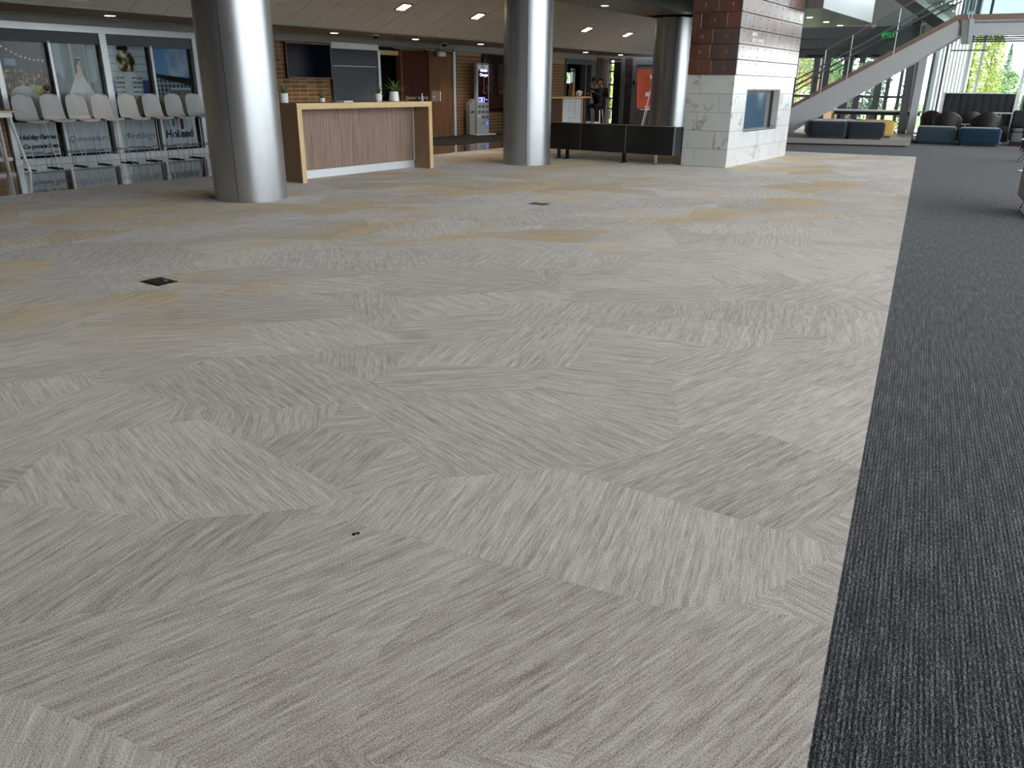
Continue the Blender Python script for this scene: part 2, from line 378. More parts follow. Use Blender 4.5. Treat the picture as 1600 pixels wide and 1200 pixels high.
# ------------------------------------------------------------------ north wall (behind desk and stools)
YW = 15.15
north = struct('wall_north')
MB().box(-8, 6.5, YW+.012, YW+.3, 0, 4).box(10.42, 14.0, YW+.012, YW+.3, 0, 4).box(18.86, 24.86, YW+.012, YW+.3, 0, 4) \
    .box(6.5, 10.42, YW+.02, YW+.3, 2.33, 4).box(14.0, 18.86, YW+.02, YW+.3, 2.3, 4).box(24.86, 26.9, YW+.02, YW+.3, 2.32, 4).box(16.47, 18.86, YW+.2, YW+.3, 0, 2.3).box(14, 15.6, YW+.15, YW+.3, 0, 2.3).box(6.5, 10.42, YW+.1, YW+.3, 0, 2.33).build('wall_core', M_['mortar'], north)
def brick_field(parent, x0, x1, z0, z1, bw, bh, m, y=YW, joint=.018, each=True, name='brick'):
    base = MB().box(-bw/2+joint/2, bw/2-joint/2, .006, .03, -bh/2+joint/2, bh/2-joint/2, .004, 1).build(name, m, parent, loc=(0, 0, -50))
    used = False; bm_all = MB(); r = 0; z = z0
    while z + bh <= z1 + 1e-6:
        x = x0
        while x < x1 - .03:
            a, b = max(x, x0), min(x+bw, x1)
            if b-a > .05:
                if each and b-a > bw*.98:
                    o = base if not used else share(base, parent, (0, 0, 0)); used = True
                    o.location = ((a+b)/2, y, z+bh/2)
                elif each:
                    MB().box(a+joint/2, b-joint/2, y+.006, y+.03, z+joint/2, z+bh-joint/2).build(name, m, parent)
                else: bm_all.box(a+joint/2, b-joint/2, y+.006, y+.03, z+joint/2, z+bh-joint/2)
            x += bw
        z += bh; r += 1
    if not each:
        bpy.data.objects.remove(base)
        o = bm_all.build('brick_courses', m, parent); o['kind'] = 'stuff'; return o
brick_field(north, 12.30, 14.0, 0, 2.3, .245, .092, M_['brick'])
brick_field(north, 5.6, 6.49, 0, 2.3, .245, .092, M_['brick'], each=False)
brick_field(north, 18.87, 20.08, 0, 2.29, .245, .092, M_['brick'], each=False)
brick_field(north, 20.08, 21.6, 0, .66, .245, .092, M_['brick'], each=False)
brick_field(north, 23.3, 24.84, 0, 2.18, .245, .092, M_['brick'], each=False)
MB().box(26.9, 28.3, YW+.03, YW+.3, 0, 4).build('dark_pier', M_['dmortar'], north)
brick_field(north, 26.92, 27.98, 0, 2.4, .245, .092, M_['dbrick'], each=False)
# header band, fascia and soffit edge along the wall
MB().box(5, 10.45, YW-.06, YW+.05, 2.22, 2.33).build('header', M_['alu'], north)
MB().box(-4, 18.66, YW-.12, YW+.05, 2.33, 2.50).build('fascia_band', M_['greypaint'], north)
MB().box(18.66, 26.95, YW-.07, YW+.05, 2.29, 2.50).build('fascia_band', M_['greypaint'], north)
MB().box(10.5, 14.0, YW-.1, YW+.05, 2.3, 2.335).build('fascia_band', M_['greypaint'], north)
MB().box(-4, 27.5, 14.72, 14.79, 2.435, 2.46).build('soffit_edge_trim', M_['greypaint'], north)
MB().box(-4, 6.5, YW-.04, YW+.03, .10, .16).build('brick_ledge', M_['alu'], north)
MB().box(18.66, 20.05, YW-.035, YW+.03, 2.29, 2.42).build('fascia_patch', M_['greypaint'], north)

# window_1 : glazed bays with event photographs
win = struct('window_1')
MB().box(6.52, 10.40, YW-.06, YW+.04, -.004, .112, .005, 1).build('sill', M_['alu'], win)
for x0, x1 in ((6.52, 6.61), (8.37, 8.50), (10.28, 10.40)):
    MB().box(x0, x1, YW-.08, YW+.04, .112, 2.22, .004, 1).build('mullion', M_['alu'], win)
for x0, x1 in ((7.445, 7.495), (9.36, 9.41)):
    MB().box(x0, x1, YW-.05, YW+.04, .112, 2.05, .003, 1).build('mullion', M_['alu'], win)
MB().box(6.6, 10.3, YW+.05, YW+.08, .1, 2.22).build('dark_gasket', M_['blackgap'], win)
panes = [(6.63, 7.37), (7.50, 8.32), (8.52, 9.29), (9.42, 10.2)]
for x0, x1 in ((6.615, 8.365), (8.505, 10.275)):
    MB().box(x0, x1, YW-.045, YW-.03, 2.035, 2.22).box(x0, x1, YW-.05, YW-.025, 2.025, 2.04).build('roller_shade', M_['shade'], win)
def poster(x0, x1, z0, z1, fn, name, nx=72, nz=96):
    V = []; C = []
    for j in range(nz):
        for i in range(nx):
            u, v = i/(nx-1), j/(nz-1); V.append((x0+u*(x1-x0), YW+.03, z0+v*(z1-z0))); C.append(fn(u, max(0, (v-.26)/.74)))
    F = [(j*nx+i, j*nx+i+1, (j+1)*nx+i+1, (j+1)*nx+i) for j in range(nz-1) for i in range(nx-1)]
    me = bpy.data.meshes.new(name); me.from_pydata(V, [], F)
    ca = me.color_attributes.new('print', 'FLOAT_COLOR', 'POINT')
    ca.data.foreach_set('color', np.array([[lin(c[0]), lin(c[1]), lin(c[2]), 1] for c in C], dtype=np.float32).ravel())
    me.materials.append(M_['printed'])
    o = bpy.data.objects.new(name, me); COL.objects.link(o); o.parent = win; return o
def vn(seed):
    g = np.random.RandomState(seed).rand(80, 80)
    def f(u, v, s):
        x, y = (u*s) % 78, (v*s) % 78; i, j = int(x), int(y); a, b = x-i, y-j
        return (g[j, i]*(1-a)+g[j, i+1]*a)*(1-b) + (g[j+1, i]*(1-a)+g[j+1, i+1]*a)*b
    return f
N1, N2 = vn(1), vn(2)
def mixc(a, b, k): k = max(0, min(1, k)); return tuple(x+(y-x)*k for x, y in zip(a, b))
def banquet(u, v):
    c = mixc((44, 46, 54), (74, 78, 92), v*1.1-.3+N1(u, v, 5)*.3)
    for k in range(11):                                     # hanging lights in a sagging line
        a = k/10; lx = .02+.95*a; lz = .93-.55*a+.28*a*a
        if (u-lx)**2*.5+(v-lz)**2 < .00025: c = (238, 222, 190)
    if .12 < u < .36 and .56 < v < .68: c = mixc((150, 158, 178), (110, 150, 190), N2(u, v, 30))
    if v < .5:
        n = N1(u, v, 26); c = mixc((58, 44, 34), (150, 140, 128), (n-.45)*2.2)
        if N2(u, v, 17) > .72: c = (176, 146, 88)
    if v < .22:
        e = ((u-.42)/.33)**2+((v-.02)/.2)**2
        if e < 1: c = mixc((150, 160, 156), (176, 182, 176), N2(u, v, 9))
        if (u-.72)**2+(v-.17)**2*1.6 < .018: c = mixc((94, 104, 50), (196, 190, 110), N1(u, v, 40))
    return c
def gown(u, v):
    c = mixc((74, 92, 98), (118, 136, 142), N1(u*3, v, 6))
    if .06 < u < .22 and v > .55-u: c = (136, 158, 166)
    if .42 < u < .47 or .72 < u < .75: c = (150, 166, 170)
    if .78 < u < .93 and .3 < v < .9: c = (128, 158, 164)
    if v < .44:
        half = .06+.62*(.44-v)
        if abs(u-.55) < half: c = mixc((172, 180, 188), (206, 210, 216), N2(u*2, v, 7))
    if (u-.55)**2/.006+(v-.47)**2/.012 < 1: c = (190, 160, 152)
    if .36 < v < .6 and abs(u-.55) < .055: c = (196, 176, 168)
    if (u-.57)**2/.0022+(v-.63)**2/.0030 < 1: c = (186, 146, 122)
    if (u-.55)**2/.0045+(v-.665)**2/.0036 < 1 and not (u > .56 and v < .66): c = (40, 34, 32)
    if .45 < v < .64 and .47 < u < .515: c = (46, 38, 34)
    if .52 < u < .62 and .725 < v < .74: c = (208, 206, 214)
    return c
def tablescape(u, v):
    c = mixc((142, 158, 168), (168, 182, 190), N1(u, v, 5))
    if abs((v*7) % 1-.5) < .04: c = (110, 126, 136)
    if .28 < u < .55 and v > .9: c = (44, 26, 26)
    e = ((u-.46)/.24)**2+((v-.68)/.22)**2
    if e < 1: c = mixc((46, 52, 30), (214, 198, 168), (N2(u, v, 15)-.3)*1.9)
    if v < .5 and abs(u-.46) < .18+.35*(.5-v): c = mixc((168, 178, 186), (196, 204, 210), N1(u, v, 8))
    if v < .42 and abs(u-.46) > .1 and abs(u-.46) < .38:
        if (v*11) % 1 < .42: c = mixc((66, 58, 54), (170, 170, 170), N2(u, v, 26))
    if v < .34 and (u < .12 or u > .82): c = (50, 66, 110)
    return c
def building(u, v):
    c = mixc((84, 122, 166), (128, 158, 190), v*-.6+.7)
    cl = N1(u, v, 5)*.6+N2(u, v, 11)*.4
    if u > .45-.15*v+.1*N2(u, v, 8): c = mixc(c, (158, 172, 186), cl*1.5-.15)
    if v < .47-.08*u and v > .40-.16*u: c = (38, 40, 44)
    if v < .40-.16*u:
        c = (132, 146, 156) if (u*9) % 1 < .25 or (v*11) % 1 < .2 else (58, 68, 78)
    if v < .2 and u > .4: c = (150, 166, 176) if v > .15 else ((70, 78, 84) if (u*14) % 1 < .6 else (120, 130, 136))
    if v < .06: c = (120, 116, 108)
    return c
for (x0, x1), fn in zip(panes, (banquet, gown, tablescape, building)):
    poster(x0, x1, .78, 2.05, fn, 'photograph_film')
    o = MB().box(x0+.01, x1-.01, YW+.024, YW+.035, .15, .72).build('frosted_film', M_['frost'], win)
    MB().box(x0-.02, x1+.03, YW+.004, YW+.010, .115, 2.2).build('window_pane', M_['dimglass'], win)
TY = YW+.018
text('Holiday Parties &', .112, M_['ink'], win, (7.05, TY, .43), FRONT, shear=.35, bold=.004, spacing=.92)
text('Corporate Events', .102, M_['ink'], win, (7.06, TY, .28), FRONT, shear=.35, bold=.004, spacing=.92)
text('Quinceañeras', .145, M_['inkgrey'], win, (7.93, TY, .36), FRONT, shear=.45, bold=-.001)
text('Weddings', .165, M_['inkgrey'], win, (8.90, TY, .36), FRONT, shear=.45, bold=-.001)
text('Holland', .20, M_['ink'], win, (9.80, TY, .35), FRONT, bold=.008)
MB().box(9.66, 9.71, TY, TY+.003, .56, .72).build('logo_bar', M_['teal2'], win)
for a, b in ((.50, .535), (.55, .575), (.59, .615), (.63, .66), (.68, .71)): MB().box(9.76, 9.81, TY, TY+.003, a+.04, b+.04).build('logo_bar', M_['redprint'], win)
MB().box(9.85, 9.91, TY, TY+.003, .50, .72).build('logo_bar', M_['navyprint'], win)

# window_2 : shaded bay beside the television
w2 = struct('window_2')
MB().box(14.0, 15.60, YW-.1, YW+.05, 2.19, 2.335, .006, 1).build('shade_valance', M_['alu'], w2)
P = [[(14.02+1.55*i/30, YW-.05+.012*math.sin(i*.9)*(.3 if 6 < i < 24 else 1), .02+2.18*j/6) for i in range(31)] for j in range(7)]
o = MB().grid(P).build('roller_shade', M_['shade'], w2, smooth=True); solidify(o, .006)
MB().box(14.05, 15.55, YW-.07, YW-.062, 1.80, 1.815).build('hem_bar', M_['alu'], w2)
MB().box(15.58, 15.67, YW-.08, YW+.1, 0, 2.2, .004, 1).build('window_jamb', M_['alu'], w2)
# open dark doorway with tan strip coloured as the lit ceiling inside, then the two doors
d0 = struct('door_1')
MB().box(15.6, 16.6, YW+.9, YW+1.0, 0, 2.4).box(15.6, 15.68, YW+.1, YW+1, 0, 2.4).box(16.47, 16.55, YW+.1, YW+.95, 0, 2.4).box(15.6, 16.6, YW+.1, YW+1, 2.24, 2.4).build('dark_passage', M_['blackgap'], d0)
MB().box(15.68, 16.46, YW+.0, YW+.4, 2.11, 2.22).build('lit_ceiling_strip', M_['oak'], d0)
MB().box(16.44, 16.50, YW-.06, YW+.1, 0, 2.25).build('door_jamb', M_['doorbrown'], d0)
MB().box(16.50, 17.56, YW-.04, YW+.02, .02, 2.245, .003, 1).build('door_leaf', M_['doorred'], d0)['label'] = 'dark red wood door leaf'
MB().box(16.6, 17.45, YW-.09, YW-.07, 1.02, 1.09, .01, 2).box(16.58, 16.66, YW-.08, YW-.04, 1.0, 1.11).box(17.40, 17.48, YW-.08, YW-.04, 1.0, 1.11).build('push_bar', M_['bronze'], d0)
MB().box(16.95, 17.05, YW-.095, YW-.09, 1.03, 1.08).build('bar_joint', M_['black'], d0)
d1 = struct('door_2')
MB().box(17.56, 17.64, YW-.07, YW+.1, 0, 2.27).build('door_jamb', M_['doorbrown'], d1)
MB().box(17.645, 18.62, YW-.03, YW+.02, .02, 2.235, .003, 1).build('door_leaf', M_['doorbrown'], d1)['label'] = 'brown oak veneer door leaf'
MB().tube([(17.98, YW-.03, 1.22), (17.98, YW-.1, 1.22), (17.98, YW-.1, .98), (17.98, YW-.03, .98)], .012).build('pull_handle', M_['chrome'], d1)
MB().box(17.70, 18.0, YW-.034, YW-.03, .96, 1.24).build('push_plate', M_['bronze'], d1)
MB().tube([(17.76, YW-.03, 1.08), (17.76, YW-.05, 1.08)], .03, 12).build('deadbolt', M_['chrome'], d1)
MB().box(18.625, 18.73, YW-.08, YW+.1, 0, 2.28).build('door_jamb', M_['alu'], d1)
MB().box(18.735, 18.86, YW-.0, YW+.1, 0, 2.28).build('dark_reveal', M_['blackgap'], d1)
for X0 in (16.2, 17.4, 18.2): 
    MB().box(X0, X0+.35, YW-.13, YW-.06, 2.262, 2.31, .006, 1).tube([(X0+.05, YW-.12, 2.285), (X0-.25, YW-.2, 2.285)], .012).build('door_closer', M_['greypaint'], d1)

# opening to the back room
opn = struct('door_3')
MB().box(24.86, 26.95, YW-.05, YW+.1, 2.12, 2.32).build('opening_head', M_['dimgrey'], opn)
MB().box(26.60, 26.92, YW-.06, YW+.12, 0, 2.15).box(26.45, 26.55, YW+.1, YW+.3, 0, 2.15).build('opening_jamb', M_['dimgrey'], opn)
MB().box(24.86, 24.92, YW-.04, YW+.2, 0, 2.15).build('opening_jamb', M_['dimgrey'], opn)
back = struct('wall_back_room')
YB = 16.6
MB().box(24, 27.4, YB, YB+.2, 0, 3).box(27.96, 28.3, YB, YB+.2, 0, 3).box(27.4, 27.96, YB, YB+.2, 2.03, 2.24).box(27.4, 27.96, YB, YB+.2, 2.34, 3).build('wall_core', M_['darkalu'], back)
MB().box(27.35, 27.96, YB-.01, YB+.2, 0, 1.45).build('wainscot', M_['doorred'], back)
MB().box(27.98, 28.2, YB-.03, YB, 0, 1.99).build('dark_door', M_['black'], back)
MB().box(23.9, 24, YW+.3, YB+.2, 0, 2.7).box(28.2, 28.3, YW+.3, YB+.2, 0, 2.7).build('side_wall', M_['darkalu'], back)
MB().box(24, 28.3, YW+.3, YB+.2, 2.6, 2.7).build('back_room_ceiling', M_['dimgrey'], back)
MB().box(27.4, 27.43, YB+.05, YB+.1, 1.45, 2.34).box(27.93, 27.96, YB+.05, YB+.1, 1.45, 2.34).box(27.43, 27.75, YB+.05, YB+.1, 1.88, 2.03).box(27.43, 27.93, YB+.05, YB+.1, 1.92, 1.97).box(27.43, 27.93, YB+.05, YB+.1, 1.45, 1.49).build('window_frame', M_['darkalu'], back)
MB().box(27.43, 27.93, YB+.08, YB+.085, 1.49, 2.34).build('window_pane', M_['glass'], back)

# end wall at X=28: sidelight, dark door frame, brick pier, lift doors
end = struct('wall_end')
XE = 28.0
MB().box(XE, XE+.3, 14.13, 14.43, 0, 3).box(XE, XE+.3, 9.4, 14.13, 2.45, 4).box(XE+.05, XE+.3, 9.4, 14.13, 0, 2.45).box(XE, XE+.3, 14.43, 15.4, 2.36, 4).build('wall_core', M_['dmortar'], end)
bb = MB(); z = 0; r = 0
while z < 2.38:
    for a, b in (((14.14, 14.28), (14.29, 14.42)) if r % 2 else ((14.14, 14.20), (14.21, 14.36), (14.37, 14.42))): bb.box(XE-.02, XE+.02, a, b, z+.006, z+.084)
    z += .092; r += 1
o = bb.build('brick_courses', M_['dbrick'], end); o['kind'] = 'stuff'
MB().box(XE-.04, XE+.04, 14.45, 14.60, 0, 2.4).build('door_jamb', M_['darkalu'], end)
MB().box(XE, XE+.06, 14.6, 14.9, 0, 2.36).build('dark_door', M_['black'], end)
MB().box(XE-.05, XE-.02, 14.62, 14.90, 2.26, 2.29).build('door_arm', M_['bronze'], end)
for z in (.05, .60, .98, 1.46, 1.93, 2.22, 2.34): MB().box(XE, XE+.06, 14.90, 15.12, z-.025, z+.025).build('glazing_bar', M_['black'], end)
MB().box(XE, XE+.05, 14.9, 14.92, 0, 2.36).box(XE, XE+.05, 15.10, 15.12, 0, 2.36).build('sidelight_frame', M_['black'], end)
MB().box(XE+.02, XE+.025, 14.92, 15.10, .05, 2.34).build('window_pane', M_['glass'], end)
MB().box(XE-.05, XE+.05, 13.95, 14.12, 0, 2.42).box(XE-.05, XE+.05, 12.1, 13.95, 2.15, 2.42).build('lift_frame', M_['dimgrey'], end)
for y0, y1 in ((13.03, 13.94), (12.1, 13.02)): MB().box(XE-.02, XE+.05, y0, y1, 0, 2.15, .004, 1).build('lift_door', M_['darkalu'], end)
MB().box(XE-.058, XE-.05, 13.99, 14.07, 1.48, 1.62).build('lift_button_plate', M_['black'], end)
for z0, z1, y0, y1 in ((1.42, 1.66, 14.18, 14.36), (1.14, 1.36, 14.20, 14.32)):
    s = tag(MB().box(XE-.03, XE-.02, y0, y1, z0, z1, .002, 1).build('wall_plaque', M_['inkgrey']), 'grey notice plaque on the dark brick pier, ' + ('upper wider one' if z0 > 1.3 else 'lower narrow one'), 'sign')
    MB().tube([(XE-.03, (y0+y1)/2, z1-.06), (XE-.034, (y0+y1)/2, z1-.06)], .022, 10).prism([((y0+y1)/2-.03, z0+.03), ((y0+y1)/2+.03, z0+.03), ((y0+y1)/2+.018, z1-.09), ((y0+y1)/2-.018, z1-.09)], XE-.034, XE-.03, 'x').build('pictogram', M_['black'], s)

# ------------------------------------------------------------------ unseen shell
west = struct('wall_west'); MB().box(-8.3, -8, -9, 15.5, 0, 7.6).build('wall_core', M_['dbrick'], west)
MB().box(-8, 29, 8.9, 9.1, 4.0, 7.6).build('upper_wall', M_['whitewall'], west)

# ------------------------------------------------------------------ ceilings
SL = .4; Y1 = 13.0; Z1 = 2.45
ceil = struct('ceiling')
zc = lambda y: Z1 + SL*(Y1-y)
o = MB(); e = .05
o.prism([(Y1+.0, Z1+e), (9.1, zc(9.1)+e), (9.1, zc(9.1)+e+.1), (Y1, Z1+e+.1)], -7.9, 27.2, 'x'); o.build('ceiling_grid', M_['plenum'], ceil)
MB().box(-7.9, 27.6, Y1-.02, YW-.1, Z1, Z1+.12).build('lower_soffit', M_['paint'], ceil)
MB().box(-7.9, 27.2, Y1-.03, Y1, Z1-.012, Z1+.04).build('soffit_lip', M_['greypaint'], ceil)
TW = .625; TD = .6; cs = 1/math.sqrt(1+SL*SL); 
def tile_mb(d): 
    b = MB(); g = .006
    b.prism([(-d/2+g, SL*(d/2-g)), (d/2-g, -SL*(d/2-g)), (d/2-g, -SL*(d/2-g)+.03), (-d/2+g, SL*(d/2-g)+.03)], -TW/2+g, TW/2-g, 'x'); return b
t0 = tile_mb(.2).build('ceiling_tile', M_['tile'], ceil); t1 = tile_mb(TD).build('ceiling_tile', M_['tile'], ceil)
first = {0: True, 1: True}
rest = MB(); nt = 0
for k in range(-3, 34):
    x = 6.5 + TW*(k+.5)
    for r in range(7):
        y = Y1-.1 if r == 0 else Y1-.2-TD*(r-.5)
        if y < 9.3 or x > 27: continue
        pp = proj((x, y+.3, zc(y)-.1)); pq = proj((x, y-.3, zc(y)))
        if max(pp[1], proj((x+.3, y+.3, zc(y)-.1))[1]) < -6 or pp[0] < -60 or pp[0] > 1100 or pq[2] < 0: continue
        src = t0 if r == 0 else t1; kk = 0 if r == 0 else 1
        o = src if first[kk] else share(src, ceil, (0, 0, 0)); first[kk] = False
        o.location = (x, y, zc(y) + random.uniform(0, .004)); nt += 1
atr = struct('ceiling_atrium'); q = [W(-9, -6), W(31, -6), W(31, 10)]
MB().box(-9, 33, -9, 9.2, 7.6, 7.8).build('atrium_ceiling', M_['whitewall'], atr)
bm1 = struct('trim_1')
MB().box(-8, 19.95, 7.76, 9.1, 2.955, 4.2, .01, 1).build('beam_fascia', M_['fascia'], bm1)
bm2 = struct('trim_2')
MB().prism([(18.25, 4.93), (22.86, 4.93), (23.6, 5.3), (23.65, 6.1), (23.9, 7.76), (20, 7.76), (20, 9), (18.25, 9)], 2.955, 4.2).build('balcony_fascia', M_['fascia'], bm2)
for x, y in ((20.4, 5.79), (21.93, 5.80), (23.3, 5.80)):
    d = thing('soffit_downlight', 'round downlight in the grey balcony soffit, ' + {20.4: 'the one nearest the rusted panels', 21.93: 'middle of the three', 23.3: 'the one nearest the balcony end'}[x], 'ceiling light', (x, y, 2.955), 0, 'balcony soffit downlights')
    MB().lathe([(.085, -.006), (.09, 0)], 16).build('trim_ring', M_['white'], d); MB().lathe([(.07, -.008), (.07, -.006)], 16).build('diffuser', M_['lamp'], d)
for x in (8.02, 10.66, 13.12, 15.8, 18.47, 24.2, 26.69):
    if x == 10.66: continue
    d = thing('soffit_downlight', 'round recessed downlight in the brown soffit ' + {8.02: 'above the stools and event photographs', 13.12: 'just before the television', 15.8: 'before the dark doorway', 18.47: 'before the brown door jamb', 24.2: 'over the service counter', 26.69: 'over the standing person'}[x], 'ceiling light', (x, 13.98, Z1), 0, 'brown soffit downlights')
    MB().lathe([(.10, -.008), (.105, 0)], 16).build('trim_ring', M_['white'], d); MB().lathe([(.08, -.010), (.08, -.008)], 16).build('diffuser', M_['lamp'], d)
    l = bpy.data.lights.new('downlight_lamp', 'SPOT'); l.energy = 18 if x < 9 else 40 if x < 22 else 14; l.color = (1, .86, .68); l.spot_size = 1.9; l.spot_blend = .6; l.shadow_soft_size = .07
    lo = bpy.data.objects.new('downlight_lamp', l); COL.objects.link(lo); lo.location = (x, 13.98, Z1-.03); lo['kind'] = 'helper'
d = thing('soffit_downlight', 'single round downlight under the metal beam between two columns', 'ceiling light', (15.6, 8.6, 2.955))
MB().lathe([(.085, -.006), (.09, 0)], 16).build('trim_ring', M_['white'], d); MB().lathe([(.07, -.008), (.07, -.006)], 16).build('diffuser', M_['lamp'], d)
for x in (13.14, 15.64, 20.64, 23.12):
    d = thing('square_downlight', 'small square lamp in the sloping tiled ceiling ' + {13.14: 'above the middle of the reception desk', 15.64: 'just before the middle column', 20.64: 'just past the middle column', 23.12: 'just before the column behind the bench'}[x], 'ceiling light', (x, 11.92, zc(11.92)), 0, 'square lamps of the tiled ceiling')
    d.rotation_euler = (-math.atan(SL), 0, 0)
    MB().box(-.15, .15, -.15, .15, -.012, .012, .003, 1).build('lamp_frame', M_['black'], d)
    MB().box(-.115, .115, -.115, .115, -.016, -.010).build('diffuser', M_['lamp'], d)
    l = bpy.data.lights.new('square_lamp', 'SPOT'); l.energy = 55; l.color = (1, .92, .80); l.spot_size = 1.8; l.spot_blend = .6; l.shadow_soft_size = .1
    lo = bpy.data.objects.new('square_lamp', l); COL.objects.link(lo); lo.location = (x, 11.9, zc(11.92)-.06); lo['kind'] = 'helper'
for x, y, lab in ((14.02, 13.6, 'dome camera on the brown soffit above the grey shade'), (17.55, 14.5, 'dome camera on the soffit above the brown door'), (20.6, 14.2, 'dome camera on the soffit near the middle column')):
    c = thing('security_camera', lab, 'camera', (x, y, Z1))
    MB().lathe([(.075, -.03), (.08, 0)], 16).build('camera_base', M_['white'], c)
    MB().lathe([(.01, -.10), (.04, -.09), (.06, -.06), (.065, -.03)], 16).build('dome', M_['black'], c, smooth=True)
tb = thing('emergency_light', 'small white emergency lamp box over the brown door', 'lamp', (17.98, 14.98, 2.13))
MB().box(-.15, .15, -.05, .05, 0, .12, .01, 2).build('housing', M_['white'], tb)
MB().tube([(0, 0, .12), (0, 0, .32)], .012).build('stem', M_['white'], tb)

# ------------------------------------------------------------------ columns
def column(x, y, z1, lab):
    c = thing('column', lab, 'column', (x, y, 0))
    R = .45
    MB().lathe([(R-.02, 0), (R-.02, z1)], 48).build('core', M_['seam'], c, smooth=True)
    def arc(a0, a1):
        n = max(4, int((a1-a0)/5)); g = .55
        a0 += g; a1 -= g
        pts = [(R*math.cos(math.radians(a0+(a1-a0)*i/n)), R*math.sin(math.radians(a0+(a1-a0)*i/n))) for i in range(n+1)]
        pts += [((R-.03)*math.cos(math.radians(a1-(a1-a0)*i/n)), (R-.03)*math.sin(math.radians(a1-(a1-a0)*i/n))) for i in range(n+1)]
        return MB().prism(pts, .03, z1)
    for a0, a1, nm in ((168, 212, 'reveal_panel'), (212, 348, 'cladding_panel'), (348, 392, 'reveal_panel'), (32, 168, 'cladding_panel')):
        arc(a0, a1).build(nm, M_['colpanel'], c, smooth=True)
    MB().lathe([(R+.006, 0), (R+.006, .03)], 48).build('base_ring', M_['steel'], c, smooth=True)
column(6.51, 8.67, 2.955, 'silver metal clad round column beside the reception desk and stools')
column(12.86, 8.64, 2.955, 'silver metal clad round column at the end of the black bench')
column(19.2, 8.65, 2.955, 'silver metal clad round column behind the black bench, beside the chimney')

# ------------------------------------------------------------------ fireplace chimney
ch = thing('fireplace', 'tall chimney of white marble tiles below rusted steel panels with a glass firebox', 'fireplace', (14.54, 5.30, 0))
LX, LY, HM = 3.64, .90, 1.615
FX0, FX1, FZ0, FZ1 = .74, 2.72, .63, 1.352
g = .012
# core around the firebox
MB().box(g, LX-g, .30, LY-g, 0, 4.2).box(g, FX0-.02, g, .30, 0, 4.2).box(FX1+.02, LX-g, g, .3, 0, 4.2).box(FX0-.02, FX1+.02, g, .3, 0, FZ0-.02).box(FX0-.02, FX1+.02, g, .3, FZ1+.02, 4.2).build('masonry_core', M_['grout'], ch)
rows = [(i*HM/5, (i+1)*HM/5) for i in range(5)]
j = .003
left_cuts = [[.0, .66, .90], [0, .255, .90], [0, .65, .90], [0, .25, .90], [0, .64, .9]]
for (z0, z1), cuts in zip(rows, left_cuts):
    for a, b in zip(cuts, cuts[1:]): MB().box(0, g, a+j, b-j, z0+j, z1-j, .0015, 1).build('marble_tile', M_['marble'], ch)
for r, (z0, z1) in enumerate(rows):
    cuts = [0] + [x for x in np.arange(.62 if r % 2 == 0 else .31, LX-.1, .62)] + [LX]
    for a, b in zip(cuts, cuts[1:]):
        parts = [(a, b, z0, z1)]
        if z1 > FZ0 and z0 < FZ1 and b > FX0 and a < FX1:
            parts = []
            zz0, zz1 = max(z0, FZ0), min(z1, FZ1)
            if a < FX0: parts.append((a, min(b, FX0), z0, z1))
            if b > FX1: parts.append((max(a, FX1), b, z0, z1))
            a2, b2 = max(a, FX0), min(b, FX1)
            if b2-a2 > .01:
                if z0 < FZ0-.01: parts.append((a2, b2, z0, FZ0))
                if z1 > FZ1+.01: parts.append((a2, b2, FZ1, z1))
        for p in parts:
            if p[1]-p[0] > .02 and p[3]-p[2] > .02: MB().box(p[0]+j, p[1]-j, 0, g, p[2]+j, p[3]-j, .0015, 1).build('marble_tile', M_['marble'], ch)
fb = MB().box(FX0-.02, FX0, .0, .30, FZ0-.02, FZ1+.02).box(FX1, FX1+.02, 0, .3, FZ0-.02, FZ1+.02).box(FX0, FX1, 0, .3, FZ0-.02, FZ0).box(FX0, FX1, 0, .3, FZ1, FZ1+.02).build('firebox_surround', M_['marble'], ch)
MB().box(FX0, FX1, .27, .3, FZ0, FZ1).build('firebox_back', M_['black'], ch)
MB().box(FX0, 2.28, .125, .14, FZ0, FZ1).build('fire_screen', mat('fire_screen_glass', (70, 96, 116), .06, spec=.7), ch)
MB().box(2.28, 2.50, .12, .15, FZ0, FZ1, .003, 1).build('screen_frame', M_['dimgrey'], ch)
MB().box(2.50, FX1, .125, .15, FZ0, FZ1).build('side_slot', M_['blackgap'], ch)
MB().box(FX0, 2.3, .115, .145, FZ0, FZ0+.03).box(FX0, 2.3, .115, .145, FZ1-.04, FZ1).build('screen_rail', M_['dimgrey'], ch)
H0 = .2572; rz = [HM + H0*i for i in range(8)]
lcuts = {0: [0, .455, .9], 1: [0, .505, .9], 2: [0, .475, .9], 3: [0, .235, .715, .9], 4: [0, .42, .9], 5: [0, .3, .78, .9], 6: [0, .45, .9]}
nums = {0: [(.22, '2'), (.70, '1')], 1: [(.2, '9'), (.7, '8')], 2: [(.24, '11'), (.7, '10')], 3: [(.47, '2')], 4: [(.16, '4'), (.66, '3')], 5: [(.5, '7')], 6: [(.2, '6'), (.7, '5')]}
